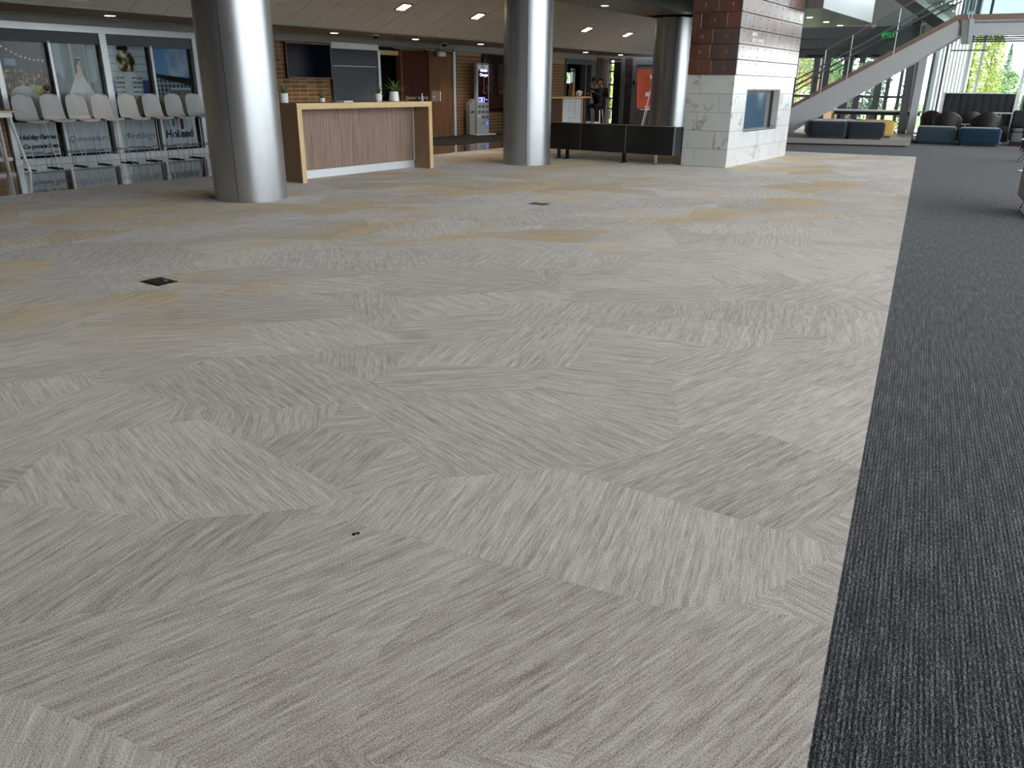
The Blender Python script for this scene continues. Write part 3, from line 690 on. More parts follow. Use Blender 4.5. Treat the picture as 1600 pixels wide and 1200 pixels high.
for r in range(7):
    z0, z1 = rz[r]+.006, rz[r+1]-.006
    for a, b in zip(lcuts[r], lcuts[r][1:]):
        # panels are folded plates: flush face with a small turned-out bottom lip
        MB().box(-.02, g, a+.003-(.0 if a else .02), b-.003, z0, z1, .003, 1).box(-.026, .0, a+.004, b-.004, z0, z0+.01).build('rust_panel', M_['rust'], ch)
    for y, s in nums[r]:
        for q, cc in enumerate(s): text(cc, .085, M_['etched'], ch, (-.0225, y+(len(s)-1)*.025-q*.055, (z0+z1)/2-.03), LEFTW, name='numeral_lettering')
    MB().box(.003, LX, -.02, g, z0, z1, .003, 1).box(0.003, LX, -.027, 0, z0, z0+.012).build('rust_panel', M_['rust'], ch)
    rv = MB()
    for k in range(9):
        xx = .2+.4*k
        for zz in (z0+.05, z1-.05): rv.tube([(xx, -.02, zz), (xx, -.026, zz)], .008, 6)
    o = rv.build('rivet', M_['seam'], ch); o['kind'] = 'stuff'
text('ARBOR', .085, M_['whiteink'], ch, (.72, -.0225, rz[2]+.16), FRONT, bold=.003)
text('DEPOT MARKET', .085, M_['whiteink'], ch, (.92, -.0225, rz[2]+.055), FRONT, bold=.003)

# ------------------------------------------------------------------ reception desk
dk = thing('reception_desk', 'long wooden reception desk with pale edging, walnut front and metal kick plate', 'desk', (8.0, 9.40, 0))
DX, DZ, DD, TT = 3.0, 1.13, .78, .085
MB().box(0, DX, .012, DD, DZ-TT, DZ, .002, 1).build('top', M_['laminate'], dk)
MB().box(0, TT, .012, DD, 0, DZ-TT).build('side_panel', M_['laminate'], dk)
MB().box(DX-TT, DX, .012, DD, 0, DZ-TT).build('side_panel', M_['laminate'], dk)
MB().box(0, DX, 0, .012, DZ-TT, DZ, .001, 1).build('edge_band', M_['oak'], dk)
oakz = wood('light_maple_upright', (200, 168, 122), (222, 194, 150), 'z', 25)
for a in (0, DX-TT): MB().box(a, a+TT, 0, .012, 0, DZ-TT, .001, 1).build('edge_band', oakz, dk)
MB().box(TT, DX-TT, .38, .41, .13, DZ-TT).build('front_panel', M_['walnut'], dk)
MB().box(TT, DX-TT, .372, .41, .004, .13, .002, 1).build('kick_plate', M_['alu'], dk)
MB().box(DX-TT-.02, DX-TT, .355, .375, .13, DZ-TT).build('corner_strip', M_['alu'], dk)

def leaf_blade(parent, az, el, L, wd, bend, base_z, m):
    P = []; n = 6
    d = Vector((math.cos(az), math.sin(az), 0)); s = Vector((-math.sin(az), math.cos(az), 0)); p = Vector((0, 0, base_z)); e = el
    for i in range(n+1):
        k = i/n; ww = wd*(math.sin(PI*min(.98, .15+.85*k))**.8)*.5 + .0006
        P.append([p - s*ww + Vector((0, 0, ww*.35)), p, p + s*ww + Vector((0, 0, ww*.35))])
        p = p + (d*math.cos(e) + Vector((0, 0, math.sin(e))))*(L/n); e -= bend/n
    o = MB().grid(P).build('leaf', m, parent, smooth=True); solidify(o, .002); return o
def potted(name, lab, x, y, prof, nleaf, L, wd, el, bend, z=1.13):
    t = thing(name, lab, 'plant', (x, y, z))
    MB().lathe(prof + [(prof[-1][0]-.008, prof[-1][1]), (prof[-1][0]-.01, prof[-1][1]-.02)], 24).build('pot', M_['ceramic'], t, smooth=True)
    zt = prof[-1][1]-.02
    MB().lathe([(.001, zt-.012), (prof[-1][0]-.012, zt-.01), (prof[-1][0]-.012, zt-.004), (.001, zt)], 16, cap=False).build('soil', M_['soil'], t)
    for i in range(nleaf):
        a = i*2.39996 + random.uniform(-.2, .2); q = i/nleaf
        leaf_blade(t, a, el[0]+(el[1]-el[0])*q, L*random.uniform(.85, 1.1), wd, bend*(1-.5*q), zt-.01, M_['leaf'])
potted('potted_plant', 'spiky plant in a plain white cylinder pot by the first column', 8.11, 9.80, [(.058, 0), (.062, .005), (.064, .13)], 16, .19, .024, (.5, 1.5), .9)
potted('potted_plant', 'small leafy plant in a low pale pot in front of the brick wall', 8.89, 9.84, [(.04, 0), (.044, .005), (.046, .06)], 12, .13, .035, (.9, 1.5), .5)
potted('potted_plant', 'small succulent in a rounded white pot beside the largest plant', 9.95, 9.66, [(.045, 0), (.052, .01), (.064, .05), (.064, .09), (.058, .125)], 14, .16, .022, (.3, 1.4), 1.0)
potted('potted_plant', 'largest arching green plant in a tapered white pot', 10.21, 9.55, [(.075, 0), (.088, .012), (.084, .06), (.072, .158)], 18, .28, .034, (.75, 1.5), 1.6)
pl = thing('tray', 'flat white paper tray lying on the desk top', 'tray', (9.16, 9.62, 1.13), .1)
MB().box(-.11, .11, -.08, .08, 0, .018, .003, 1).build('tray_body', M_['paper'], pl); MB().box(-.1, .1, -.07, .07, .018, .022).build('sheet', M_['white'], pl)
bo = thing('bottle', 'small clear hand sanitizer bottle at the end of the desk', 'bottle', (10.93, 9.56, 1.13))
MB().lathe([(.02, 0), (.022, .005), (.022, .07), (.010, .085), (.009, .095)], 16).build('bottle_body', M_['frost'], bo, smooth=True)
MB().lathe([(.011, .09), (.011, .11), (.004, .112), (.004, .125)], 12).box(-.004, .03, -.004, .004, .123, .13).build('pump', M_['white'], bo)

# television
tv = thing('television', 'wide black flat screen television hung on the brick wall', 'television', (13.29, YW-.09, 1.89))
MB().box(-.67, .67, -.02, .03, -.375, .375, .006, 1).build('bezel', M_['black'], tv)
MB().box(-.65, .65, -.024, -.018, -.355, .355).build('screen', M_['tvblack'], tv)
MB().box(-.67, .67, -.026, -.02, -.375, -.36).box(-.67, .67, -.026, -.02, .36, .375).box(-.67, -.657, -.026, -.02, -.375, .375).box(.657, .67, -.026, -.02, -.375, .375).build('frame_edge', M_['bronze'], tv)
MB().box(-.25, .25, .03, .075, -.2, .2).build('wall_bracket', M_['black'], tv)
for x, a in ((-.05, .0), (.04, .02), (.47, -.04)):
    MB().tube([(x+a, 0.0, .36), (x+a*.5, .01, .45), (x, .02, .53)], .006, 6).build('cable', M_['black'], tv)

# memorial board and kiosk
bd = thing('notice_board', 'dark glossy notice board of red and white text behind the kiosk', 'notice board', (20.82, YW-.05, 1.45))
MB().box(-.75, .75, -.01, .028, -.80, .80).build('board', mat('glossy_board', (46, 26, 26), .06, spec=.6), bd)
MB().box(-.77, -.75, -.02, .028, -.82, .82).box(.75, .77, -.02, .028, -.82, .82).box(-.77, .77, -.02, .028, .80, .82).box(-.77, .77, -.02, .028, -.82, -.80).build('board_frame', M_['black'], bd)
ln = MB(); ln2 = MB()
for i in range(15):
    z = .52-.058*i
    for x0, x1 in ((-.55, -.22), (.02, .5)): ln.box(x0, x0+(x1-x0)*random.uniform(.7, 1), -.012, -.01, z, z+.018)
for i in range(8):
    z = -.38-.045*i; x = -.62
    while x < .5: L = random.uniform(.05, .2); ln2.box(x, x+L, -.012, -.01, z, z+.014); x += L+.03
o = ln.build('text_rows', mat('board_text', (86, 78, 76), .6), bd); o['kind'] = 'stuff'
o = ln2.build('text_rows', mat('board_red_text', (96, 40, 34), .6), bd); o['kind'] = 'stuff'

def kiosk():
    KG = mat('kiosk_grey_metal', (170, 176, 180), .45)
    k = thing('charging_kiosk', 'tall slim white phone charging kiosk with screen and lockers', 'kiosk', (19.58, 14.80, .008), -.12)
    MB().box(-.42, .40, -.22, .22, 0, .03, .006, 1).build('base_plate', M_['whitemetal'], k)
    MB().box(-.27, .27, -.07, .07, .03, 2.0, .035, 3).build('body', KG, k, smooth=True)
    MB().box(-.21, .21, -.074, -.066, .92, 1.94).build('screen', mat('kiosk_display_glass', (8, 10, 22), .06), k)
    lit = emit('kiosk_lit_text', (190, 190, 255), 1.2)
    text('Mobile', .105, lit, k, (.03, -.076, 1.76), FRONT, bold=.004); text('Charges', .105, lit, k, (.03, -.076, 1.64), FRONT, bold=.004)
    MB().tube([(.03, -.075, 1.62), (.025, -.075, 1.3), (.0, -.075, 1.18)], .012, 6).build('pictured_cable', mat('cable_print', (150, 150, 190), .6), k)
    MB().tube([(.0, -.075, 1.22), (.06, -.075, 1.16), (.13, -.075, 1.2), (.155, -.075, 1.3), (.155, -.075, 1.4)], .014, 6).build('pictured_cable', mat('cable_print_rose', (150, 110, 160), .6), k)
    MB().box(-.2, .06, -.0765, -.0735, .925, 1.06).build('screen_banner', emit('kiosk_banner', (150, 150, 250), 1.0), k)
    MB().box(-.17, -.12, -.0785, -.076, .95, 1.03).box(-.02, .02, -.0785, -.076, .94, 1.04).build('banner_icon', M_['ink'], k)
    text('Pay', .05, lit, k, (.14, -.076, .98), FRONT)
    lock = mat('locker_door', (84, 94, 100), .5)
    for r in range(3):
        for c in range(3):
            if r == 2 and c == 0:
                MB().box(-.22, -.11, -.073, -.069, .50, .56, .003, 1).build('locker_door', M_['whitemetal'], k); continue
            x = -.165+.165*c; z = .80-.15*r
            l = MB().box(x-.06, x+.06, -.078, -.069, z-.035, z+.035, .003, 1).build('locker_door', lock, k)
            MB().box(x+.035, x+.045, -.082, -.078, z-.015, z+.015).build('keyhole', M_['black'], l)
    text('EASY', .04, M_['inkgrey'], k, (.06, -.072, .34), FRONT); text('mobile power', .04, M_['inkgrey'], k, (-.02, -.072, .295), FRONT)
    MB().tube([(.17, -.07, .33), (.17, -.08, .33)], .052, 20).build('round_badge', emit('badge_blue', (70, 110, 230), .8), k)
    text('1', .07, M_['whiteink'], k, (.17, -.082, .307), FRONT)
    MB().prism([(-.52, .03), (-.3, .03), (-.3, 1.02), (-.4, .98), (-.52, .86)], -.02, .14, 'y').build('side_terminal', mat('terminal_grey', (150, 146, 142), .5), k)
    MB().box(-.47, -.35, -.026, -.018, .62, .68).build('card_slot', M_['black'], k)
kiosk()
mt = tag(MB().box(15.5, 21.0, 12.86, 15.02, -.004, .008, .003, 1).build('entrance_mat', M_['mat']), 'long black entrance mat on concrete before the wooden doors', 'mat')

# ------------------------------------------------------------------ bar stools and high table
def stool(lab):
    t = thing('bar_stool', lab, 'stool', (0, 0, 0), 0, 'row of grey bar stools')
    prof = [(-.215, .745, .165), (-.20, .768, .19), (-.12, .775, .20), (0, .768, .205), (.11, .768, .20), (.165, .785, .195), (.2, .83, .188), (.222, .90, .186), (.24, .98, .185), (.254, 1.06, .182), (.264, 1.12, .172), (.268, 1.16, .152), (.271, 1.185, .12), (.272, 1.197, .07)]
    P = []
    for i, (y, z, hw) in enumerate(prof):
        row = []
        for k in range(9):
            s = -1+k/4; back = max(0, min(1, (i-4)/4))
            row.append((hw*s, y-.035*back*s*s, z+.018*(1-back)*s*s))
        P.append(row)
    o = MB().grid(P).build('seat_shell', M_['stoolgrey'], t, smooth=True); solidify(o, .012, 0, 1)
    for sx in (-1, 1):
        for sy in (-1, 1):
            MB().tube([(sx*.14, sy*.10, .762), (sx*.158, sy*.125, .6), (sx*.192, sy*.205, .012)], .006).build('leg', M_['wire'], t, smooth=True)
        MB().tube([(sx*.192, -.205, .008), (sx*.186, 0, .008), (sx*.192, .205, .008)], .009).build('floor_runner', M_['black'], t)
        MB().tube([(sx*.178, -.168, .26), (sx*.178, .168, .26)], .006).build('foot_rail', M_['chrome'], t)
    for sy in (-1, 1): MB().tube([(-.178, sy*.168, .26), (.178, sy*.168, .26)], .006).build('foot_rail', M_['chrome'], t)
    MB().box(-.14, .14, -.1, .1, .752, .764).build('seat_bracket', M_['steel'], t)
    return t
labs = ['pale grey bar stool next to the white high table', 'pale grey bar stool second from the white high table', 'pale grey bar stool third from the white high table', 'pale grey bar stool just before the wide window mullion',
        'pale grey bar stool just past the wide window mullion', 'pale grey bar stool in front of the Weddings lettering', 'pale grey bar stool in front of the Holland lettering', 'pale grey bar stool closest to the first column']
s0 = stool(labs[0])
for i, x in enumerate((6.60, 7.05, 7.48, 7.92, 8.42, 8.90, 9.36, 9.81)):
    s = s0 if i == 0 else copy_tree(s0)
    s.location = (x, 14.36, -.004); s.rotation_euler = (0, 0, random.uniform(-.03, .03)); s['label'] = labs[i]
ht = thing('high_table', 'white framed high table with thin wooden top at the end of the stools', 'table', (5.42, 14.45, -.004))
MB().box(-.95, .95, -.4, .4, .93, .955, .004, 1).build('tabletop', M_['oak'], ht)
MB().box(-.9, .78, -.34, .34, .85, .93, .004, 1).build('table_frame', M_['whitemetal'], ht)
for a, b in (((.74, -.30, .90), (.86, -.36, 0)), ((.70, .02, .88), (.80, .24, 0)), ((.72, .30, .90), (.84, .38, 0)), ((-.74, -.30, .90), (-.86, -.36, 0)), ((-.74, .30, .9), (-.86, .38, 0))):
    MB().tube([a, b], .024, 10).build('leg', M_['whitemetal'], ht, smooth=True)

# ------------------------------------------------------------------ black bench
bn = thing('lounge_bench', 'low black three seat bench seen from behind between column and chimney', 'bench', (14.2, 6.235, 0))
for i in range(3):
    MB().box(0, .10, i*1.0+.004, i*1.0+.996, .19, .70, .012, 2).build('back_panel', M_['vinyl'], bn, smooth=True)
    MB().box(.10, .72, i*1.0+.006, i*1.0+.994, .24, .42, .03, 3).build('seat_cushion', M_['vinyl'], bn, smooth=True)
MB().box(-.004, .104, 0, 3.0, .70, .712, .003, 1).build('top_rail', M_['bronze'], bn)
MB().box(.02, .72, -.02, -.002, .19, .70, .01, 2).build('end_panel', M_['charcoal'], bn)
MB().box(-.006, .02, -.022, -.0, .19, .70).build('corner_post', M_['steel'], bn)
for i in range(1, 3): MB().box(-.003, .01, i*1.0-.004, i*1.0+.004, .19, .70).build('seam_strip', M_['steel'], bn)
MB().box(.05, .70, 0.02, 2.98, .185, .235).build('under_frame', M_['black'], bn)
for y in (.35, 1.05, 2.35, 2.55):
    MB().box(.06, .10, y-.03, y+.03, .012, .19).box(-.06, .2, y-.02, y+.02, 0, .014, .003, 1).build('leg', M_['chrome' if y < .5 else 'black'], bn)

# ------------------------------------------------------------------ floor boxes and carpet spots
for x, y, lab in ((3.17, 5.437, 'square black floor box open in the carpet, the one closer to the camera'), (8.42, 5.45, 'square black floor box in the carpet, the smaller distant one')):
    f = thing('floor_box', lab, 'floor box', (x, y, 0), .02)
    MB().box(-.085, .085, -.115, .115, -.003, .004, .001, 1).build('rim', M_['black'], f)
    MB().box(-.06, .06, -.085, .085, .004, .006, .001, 1).build('lid', mat('floor_box_lid', (30, 30, 32), .4), f)
    MB().box(.03, .05, -.03, .03, .006, .009).build('latch', M_['steel'], f)
st = thing('carpet_stain', 'two tiny dark brown crumbs stuck on the pale carpet', 'stain', (1.535, 1.70, 0))
for x, y, r in ((0, 0, .008), (.012, -.006, .007)): MB().lathe([(r, 0), (r*.8, .003), (.001, .004)], 8, (x, y, 0)).build('crumb', mat('crumb_brown', (46, 34, 30), .9), st)

# ------------------------------------------------------------------ counter with people
ct = thing('service_counter', 'maple topped service counter with pale grey cabinet front', 'counter', (21.1, 13.3, 0))
MB().box(0, 2.35, -.02, .75, 1.045, 1.09, .004, 1).build('countertop', M_['countertop'], ct)
MB().box(0, .62, .0, .7, 0, 1.045).build('side_panel', wood('dark_walnut_panel', (58, 42, 32), (74, 54, 40), 'z', 40), ct)
MB().box(.62, .68, -.015, .7, 0, 1.045).build('upright', M_['countertop'], ct)
MB().box(1.80, 1.86, -.015, .7, 0, 1.045).build('upright', M_['countertop'], ct)
MB().box(.68, 1.80, .02, .7, 0, 1.045).build('carcass', M_['cabinet'], ct)
for i in range(3):
    x = .69+.37*i
    d = MB().box(x, x+.355, 0, .02, .46, .96, .002, 1).build('cabinet_door', M_['cabinet'], ct)
    MB().tube([(x+.29, 0, .60), (x+.29, -.03, .60), (x+.29, -.03, .74), (x+.29, 0, .74)], .008, 6).build('handle', M_['steel'], d)
for a, b in ((.69, 1.05), (1.06, 1.79)): MB().box(a, b, 0, .02, .04, .44, .002, 1).build('drawer_front', M_['cabinet'], ct)
bg_ = thing('paper_bag', 'tall brown paper bag standing on the service counter', 'bag', (22.78, 13.62, 1.09), .15)
P = MB()
P.prism([(-.10, 0), (.11, 0), (.10, .2), (.105, .38), (.09, .40), (-.04, .39), (-.03, .3), (-.09, .12)], -.07, .07, 'y').build('bag_body', M_['kraft'], bg_)
MB().box(-.035, .09, -.02, .02, .38, .42).build('folded_top', M_['kraft'], bg_)
cw = thing('crumpled_wrap', 'crumpled white napkins and food wrap beside the paper bag', 'napkin', (23.12, 13.55, 1.09))
bm = bmesh.new(); bmesh.ops.create_icosphere(bm, subdivisions=3, radius=.11)
for v in bm.verts: v.co *= .75+.5*random.random(); v.co.z = max(0, v.co.z*.8+.09); v.co.x *= 1.2
x = MB(); x.bm.free(); x.bm = bm; x.build('wrap', M_['paper'], cw)

def person(lab, J, E, mats, cat='person', loc=(0, 0, 0)):
    """J: name -> (pos, radius, zone)"""
    t = thing('person', lab, cat, loc)
    names = list(J); me = bpy.data.meshes.new('body')
    me.from_pydata([J[n][0] for n in names], [(names.index(a), names.index(b)) for a, b in E], [])
    o = bpy.data.objects.new('body', me); COL.objects.link(o)
    md = o.modifiers.new('skin', 'SKIN')
    for i, n in enumerate(names):
        sv = me.skin_vertices[0].data[i]; r = J[n][1]; sv.radius = r if isinstance(r, tuple) else (r, r); sv.use_root = (n == 'pelvis')
    sd = o.modifiers.new('sub', 'SUBSURF'); sd.levels = 2
    dg = bpy.context.evaluated_depsgraph_get(); m2 = bpy.data.meshes.new_from_object(o.evaluated_get(dg))
    bpy.data.objects.remove(o)
    b = bpy.data.objects.new('body', m2); COL.objects.link(b); b.parent = t
    m2.materials.clear(); zones = list(mats)
    for z in zones: m2.materials.append(mats[z])
    pts = [(Vector(J[n][0]), J[n][2]) for n in names]
    segs = [(Vector(J[a][0]), Vector(J[c][0]), J[c][2]) for a, c in E]
    for p in m2.polygons:
        c = p.center; best = None
        for a, d, z in segs:
            ab = d-a; k = max(0, min(1, (c-a).dot(ab)/max(1e-9, ab.length_squared))); dist = (a+ab*k-c).length
            if best is None or dist < best[0]: best = (dist, z)
        p.material_index = zones.index(best[1]); p.use_smooth = True
    return t
def head_parts(t, c, yaw, tilt, hairstyle):
    """face of the head looking along +x rotated by yaw; c = head centre"""
    Rm = Matrix.Translation(c) @ Matrix.Rotation(yaw, 4, 'Z') @ Matrix.Rotation(tilt, 4, 'Y')
    def blob(name, p, s, m, sub=2):
        bm = bmesh.new(); bmesh.ops.create_icosphere(bm, subdivisions=sub, radius=1)
        bmesh.ops.transform(bm, matrix=Rm @ Matrix.Translation(p) @ Matrix.Diagonal((*s, 1)), verts=bm.verts)
        x = MB(); x.bm.free(); x.bm = bm; return x.build(name, m, t, smooth=True)
    blob('nose', (.105, 0, -.01), (.02, .014, .022), M_['skin'])
    for s in (-1, 1):
        blob('eye', (.09, s*.033, .02), (.010, .014, .009), M_['black']); blob('ear', (.0, s*.078, 0), (.025, .012, .035), M_['skin'])
    blob('mouth', (.098, 0, -.055), (.008, .024, .008), mat('lips', (150, 84, 78), .5))
    bm = bmesh.new(); bmesh.ops.create_icosphere(bm, subdivisions=3, radius=1)
    for v in list(bm.verts):
        v.co = Vector((v.co.x*.112-.018, v.co.y*.098, v.co.z*.125+.02))
    kill = [v for v in bm.verts if v.co.x > .045 and v.co.z < .07 or v.co.z < -.075]
    bmesh.ops.delete(bm, geom=kill, context='VERTS')
    bmesh.ops.transform(bm, matrix=Rm, verts=bm.verts)
    x = MB(); x.bm.free(); x.bm = bm; o = x.build('hair', M_['hair'], t, smooth=True, fix=False); solidify(o, .012)
    if hairstyle == 'long':
        blob('hair_tail', (-.085, 0, -.12), (.05, .085, .14), M_['hair'])
def hand(J, E, side, wrist, d, up, zone='skin'):
    """palm + four fingers and a thumb as chains"""
    w_ = Vector(wrist); d = Vector(d).normalized(); up = Vector(up).normalized(); s = d.cross(up).normalized()
    pn = 'palm'+side; J[pn] = (tuple(w_+d*.06), .026, zone); E.append(('wrist'+side, pn))
    for k, (off, L) in enumerate(((-.03, .065), (-.01, .078), (.01, .073), (.03, .058))):
        a = w_+d*.085+s*off; b = a+d*L*.5-up*.008; c = b+d*L*.35-up*.025
        for q, (p, r) in enumerate(((a, .010), (b, .009), (c, .008))):
            n = f'f{side}{k}{q}'; J[n] = (tuple(p), r, zone); E.append((pn if q == 0 else f'f{side}{k}{q-1}', n))
    a = w_+d*.035-s*.035; b = a+d*.035-s*.02-up*.01
    J['t0'+side] = (tuple(a), .012, zone); J['t1'+side] = (tuple(b), .010, zone); E += [(pn, 't0'+side), ('t0'+side, 't1'+side)]
# seated person leaning on the counter, facing -X and looking down at a phone
J = {'pelvis': ((0, 0, .84), (.15, .17), 'legs'), 'waist': ((-.05, 0, 1.0), (.12, .15), 'top'), 'chest': ((-.14, 0, 1.2), (.125, .17), 'top'), 'neckb': ((-.21, 0, 1.36), .075, 'top'), 'neck': ((-.25, 0, 1.42), .052, 'skin'),
     'headlow': ((-.295, 0, 1.47), (.075, .07), 'skin'), 'head': ((-.315, 0, 1.56), (.095, .08), 'skin'), 'headtop': ((-.31, 0, 1.62), (.07, .06), 'skin')}
E_ = [('pelvis', 'waist'), ('waist', 'chest'), ('chest', 'neckb'), ('neckb', 'neck'), ('neck', 'headlow'), ('headlow', 'head'), ('head', 'headtop')]
for s, sd in ((1, 'L'), (-1, 'R')):
    J['sh'+sd] = ((-.17, s*.19, 1.30), .062, 'top'); J['el'+sd] = ((-.36, s*.23, 1.12), .046, 'top'); J['wrist'+sd] = ((-.55, s*.10, 1.24 if sd == 'R' else 1.17), .028, 'top')
    E_ += [('chest', 'sh'+sd), ('sh'+sd, 'el'+sd), ('el'+sd, 'wrist'+sd)]
    hand(J, E_, sd, J['wrist'+sd][0], (-.8, -s*.4, .35), (0, 0, 1))
    J['hip'+sd] = ((-.02, s*.1, .82), .095, 'legs'); J['kn'+sd] = ((-.40, s*.13, .80), .062, 'legs'); J['an'+sd] = ((-.30, s*.13, .34), .04, 'legs'); J['ft'+sd] = ((-.42, s*.14, .29), .036, 'legs')
    E_ += [('pelvis', 'hip'+sd), ('hip'+sd, 'kn'+sd), ('kn'+sd, 'an'+sd), ('an'+sd, 'ft'+sd)]
pa = person('person in a navy sweater seated at the counter looking down at a phone', J, E_, {'legs': M_['trousers'], 'top': M_['cloth'], 'skin': M_['skin']}, loc=(24.0, 13.3, -.004))
head_parts(pa, (-.315, 0, 1.545), PI, .45, 'short')
for s in (1, -1): MB().box(-.50, -.24, s*.14-.045, s*.14+.045, .235, .32, .03, 3).build('shoe', M_['shoe'], pa, smooth=True)
ph = tag(MB().box(-.004, .004, -.04, .04, -.08, .08, .003, 1).build('phone', M_['black'], None, loc=(23.35, 13.27, 1.30), rot=(0, .5, 0)), 'black phone held by the seated person', 'phone')
# standing person behind
J = {'pelvis': ((0, 0, .90), (.15, .17), 'legs'), 'waist': ((0, 0, 1.04), (.13, .16), 'top'), 'chest': ((-.02, 0, 1.24), (.135, .18), 'top'), 'neckb': ((-.03, 0, 1.37), .075, 'top'), 'neck': ((-.04, 0, 1.42), .05, 'skin'),
     'headlow': ((-.07, 0, 1.47), (.075, .07), 'skin'), 'head': ((-.075, 0, 1.545), (.095, .08), 'skin'), 'headtop': ((-.06, 0, 1.60), (.07, .06), 'skin')}
E_ = [('pelvis', 'waist'), ('waist', 'chest'), ('chest', 'neckb'), ('neckb', 'neck'), ('neck', 'headlow'), ('headlow', 'head'), ('head', 'headtop')]
for s, sd in ((1, 'L'), (-1, 'R')):
    J['sh'+sd] = ((-.02, s*.2, 1.31), .062, 'top'); J['el'+sd] = ((-.04, s*.26, 1.06), .048, 'top'); J['wrist'+sd] = ((-.24, s*.16, 1.0), .03, 'top')
    E_ += [('chest', 'sh'+sd), ('sh'+sd, 'el'+sd), ('el'+sd, 'wrist'+sd)]
    hand(J, E_, sd, J['wrist'+sd][0], (-.9, -s*.3, .1), (0, 0, 1))
    J['hip'+sd] = ((0, s*.09, .84), .10, 'legs'); J['kn'+sd] = ((-.02, s*.1, .47), .062, 'legs'); J['an'+sd] = ((0, s*.1, .09), .04, 'legs'); J['ft'+sd] = ((-.16, s*.11, .045), .038, 'legs')
    E_ += [('pelvis', 'hip'+sd), ('hip'+sd, 'kn'+sd), ('kn'+sd, 'an'+sd), ('an'+sd, 'ft'+sd)]
pb = person('person in a black coat standing behind the seated person, facing the counter', J, E_, {'legs': M_['trousers'], 'top': M_['cloth2'], 'skin': M_['skin']}, loc=(24.95, 13.72, -.004))
head_parts(pb, (-.075, 0, 1.535), PI, .05, 'long')
cs_ = thing('counter_stool', 'steel legged counter stool under the seated person', 'stool', (24.02, 13.3, -.004))
MB().lathe([(.16, .68), (.18, .69), (.18, .715), (.15, .725)], 20).build('seat', M_['black'], cs_)
for a in range(4):
    c, s = math.cos(PI/4+a*PI/2), math.sin(PI/4+a*PI/2)
    MB().tube([(c*.13, s*.13, .69), (c*.22, s*.22, 0)], .011).build('leg', M_['chrome'], cs_)
MB().tube([(.19*math.cos(k*PI/8), .19*math.sin(k*PI/8), .25) for k in range(17)], .008, 6).build('foot_ring', M_['chrome'], cs_)

ea = thing('easel_sign', 'orange red entry sign board on a thin white easel behind the bench', 'sign', (22.9, 11.0, 0), 0)
MB().box(-.62, .55, -.012, .012, .79, 1.90, .003, 1).build('sign_board', M_['orange'], ea, rot=(-.06, 0, 0), loc=(0, 0, 0))
for s_, x, z, b in (('Enjoy', .05, 1.62, .16), ('IN', .1, 1.36, .17), ('EXIT', -.22, 1.14, .15)):
    text(s_, b, M_['whiteink'], ea, (x, -.105+.0, z), (PI/2-.06, 0, 0), bold=.004)
MB().box(-.32, .3, -.065, -.060, .83, .845).build('caption_line', M_['whiteink'], ea)
MB().tube([(0, -.16, 1.65), (-.86, -.2, .0)], .014).build('leg', M_['whitemetal'], ea)
MB().tube([(0, -.16, 1.65), (.86, -.2, .0)], .014).build('leg', M_['whitemetal'], ea)
MB().tube([(.5, .02, 1.70), (.95, .6, .0)], .014).build('leg', M_['whitemetal'], ea)
MB().box(-.55, .55, -.20, -.03, .755, .785).build('ledge', M_['whitemetal'], ea)

# ------------------------------------------------------------------ stair, platform and lobby at the far end (u along the dark carpet, v across)
pf = struct('trim_3')
MB().prism([(a.x, a.y) for a in (W(22.72, 3.45), W(23.38, .2), W(25.3, .2), W(29.6, .2), W(29.6, 5.2), W(22.4, 5.2))], .035, .165).build('stair_platform', M_['stone'], pf)
MB().prism([(a.x, a.y) for a in (W(22.76, 3.45), W(23.42, .3), W(29.5, .3), W(29.5, 5.2), W(22.45, 5.2))], 0, .035).build('platform_toe', M_['blackgap'], pf)
def uvthing(name, lab, cat, u, v, z=0, rz=0, group=None): return thing(name, lab, cat, W(u, v, z), TH+rz, group)

sr = uvthing('staircase', 'grey steel staircase with glass balustrade rising to a landing', 'staircase', 24.2, 0)
def strz(v): return .85+(3.4-v)*(2.18/3.77)          # top edge of the stringer
def stringer(u0, u1, name, m):
    pts = [(3.7, .165), (3.7, .68), (3.4, strz(3.4)), (-.37, 3.03), (-.55, 2.70), (3.28, .29), (3.45, .165)]
    return MB().prism(pts, u0, u1, 'x').build(name, m, sr)
stringer(0, .06, 'stringer', M_['stairpaint']); stringer(1.64, 1.70, 'stringer', M_['stairpaint'])
for u0 in (-.02, 1.62):
    MB().prism([(3.4, strz(3.4)-.0), (3.4, strz(3.4)+.10), (-.35, 3.16), (-.37, 3.03)], u0, u0+.10, 'x').build('stringer_cap', M_['bronze'], sr)
    MB().box(u0, u0+.10, -4.2, -.36, 3.03, 3.16).build('landing_cap', M_['bronze'], sr)
MB().box(0, .06, -4.2, -.42, 2.68, 3.03).build('landing_fascia', M_['stairpaint'], sr)
MB().box(0, 1.7, -4.2, -.4, 2.95, 3.0).build('landing_deck', M_['tread'], sr)
MB().prism([(-.45, 3.03), (-.70, 3.03), (-.72, 2.48), (-.54, 2.48)], -.05, .12, 'x').build('hanger_bracket', M_['greypaint'], sr)
MB().prism([(-.62, 3.06), (-.72, 3.06), (-.78, 2.49), (-.68, 2.49)], -.06, -.05, 'x').build('hanger_plate', M_['alu'], sr)
n = 13
for i in range(n):
    v = 3.05-i*(3.45/n); z = .29+(3.28-v)*.629+.22
    MB().box(.06, 1.64, v-.27, v, z, z+.045).box(.06, 1.64, v-.275, v-.255, z+.03, z+.20).build('tread', M_['tread'], sr)
    MB().box(.01, .05, v-.05, v+.02, z-.24, z-.21).build('tread_clip', M_['whitemetal'], sr)
